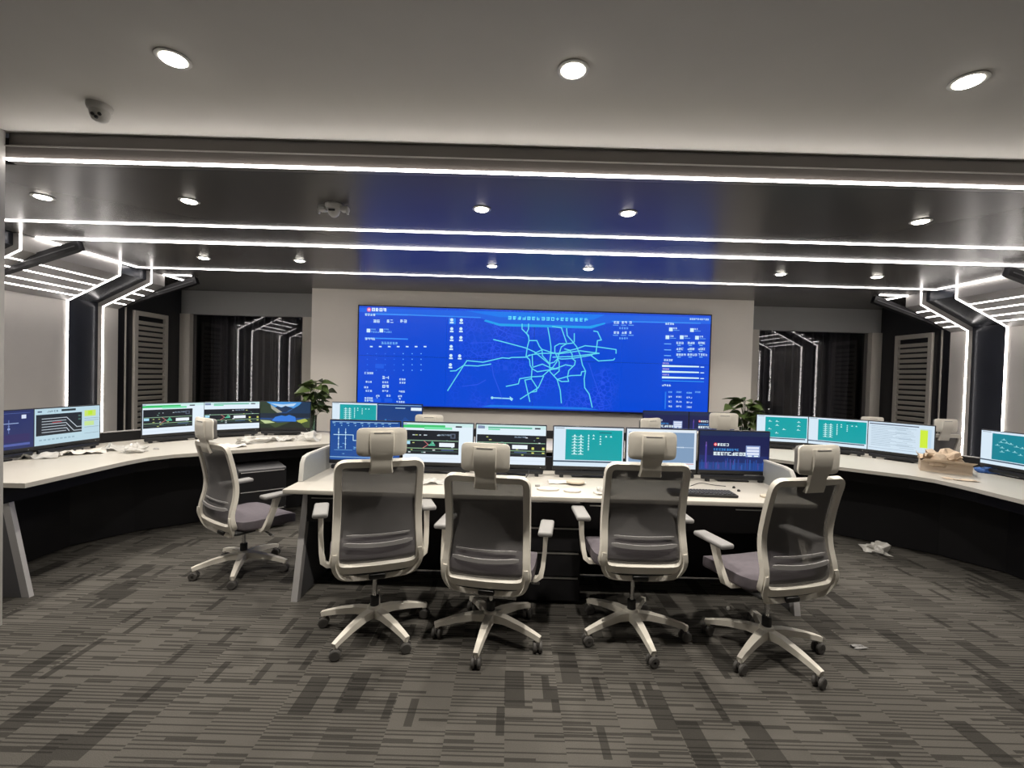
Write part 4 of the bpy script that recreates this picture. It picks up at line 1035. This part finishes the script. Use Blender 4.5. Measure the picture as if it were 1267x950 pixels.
# keyboard
kb = thing('keyboard', 'black computer keyboard on the right half of front desk', 'keyboard', at(868, 612, DZ), math.radians(-2))
MB().rbox(0, 0, .011, .43, .13, .018, .006).build('case', 'keys', kb)
km = MB().rbox(0, 0, 0, .0165, .0155, .007, .002, 1).mesh('key', 'keys')
for j in range(6):
    n = 20 if j < 5 else 14
    for i in range(n):
        k = obj('key', km, kb, ((i - (n - 1) / 2) * .0205 * (20 / n), -.048 + .019 * (5 - j), .0228))
        if n == 14: k.scale = (1.35, 1, 1)
for i, (px_, py_) in enumerate(((908, 604), (914, 608))):
    crumple('screw_cap', at(px_, py_, DZ), (.022, .016, .014), 20 + i, 'cblack', ('tiny black cap behind keyboard corner on front desk', 'tiny black cap right of keyboard corner on front desk')[i], 'cap', amp=.12)
# right console: cardboard box with kraft paper, blue wrap
p = at(1168, 583, DZ); RZ = math.radians(-38)
t = thing('cardboard_box', 'open flat cardboard box on the right console beside the report monitor', 'box', p, RZ)
for (x0, x1, y0, y1) in ((-.17, .17, -.115, -.109), (-.17, .17, .109, .115), (-.17, -.164, -.109, .109), (.164, .17, -.109, .109)):
    MB().box(x0, x1, y0, y1, .004, .085).build('side', 'card', t, False)
MB().box(-.17, .17, -.115, .115, 0, .004).build('bottom', 'card', t, False)
MB().add([(-.17, -.112, .085), (.17, -.112, .085), (.19, -.19, .115), (-.14, -.19, .12), (-.17, -.112, .088), (.17, -.112, .088), (.19, -.19, .118), (-.14, -.19, .123)], [(0, 3, 2, 1), (4, 5, 6, 7), (0, 1, 5, 4), (1, 2, 6, 5), (2, 3, 7, 6), (3, 0, 4, 7)]).build('flap', 'card', t, False)
MB().add([(-.168, -.11, .085), (-.168, .11, .085), (-.19, .1, .155), (-.185, -.12, .15), (-.168, -.11, .088), (-.168, .11, .088), (-.193, .1, .155), (-.188, -.12, .15)], [(0, 3, 2, 1), (4, 5, 6, 7), (0, 1, 5, 4), (1, 2, 6, 5), (2, 3, 7, 6), (3, 0, 4, 7)]).build('flap', 'card', t, False)
crumple('kraft_paper', (p.x - .01, p.y + .01, p.z + .012), (.29, .19, .17), 31, 'kraft', 'crumpled kraft paper stuffed in the cardboard box', 'paper', rz=RZ, amp=.5)
sheet('kraft_sheet', (p.x - .03, p.y + .02, p.z + .10), .26, .18, 33, 'kraft', 'creased brown sheet on top of the stuffed cardboard box', 'paper', .07, RZ + .3)
sheet('kraft_sheet', at(1188, 594, DZ), .22, .07, 35, 'card', 'torn strip of brown cardboard lying before the box', 'paper', .02, -.5)
crumple('blue_wrap', at(1222, 585, DZ), (.16, .12, .055), 41, 'bluefilm', 'crumpled blue plastic wrap beside the right edge monitor', 'plastic wrap', amp=.3)
crumple('plastic_wrap', at(1086, 683, 0), (.20, .14, .075), 51, 'film', 'crumpled white plastic bag on carpet by the right console', 'plastic wrap', rz=-.3, amp=.5)
crumple('paper_scrap', at(1062, 801, 0), (.09, .04, .012), 61, 'cgrey', 'small grey scrap on carpet right of the rightmost front chair', 'scrap')
crumple('paper_scrap', at(901, 754, 0), (.025, .02, .02), 62, 'camw', 'tiny white scrap on carpet under the front desk', 'scrap', amp=.1)
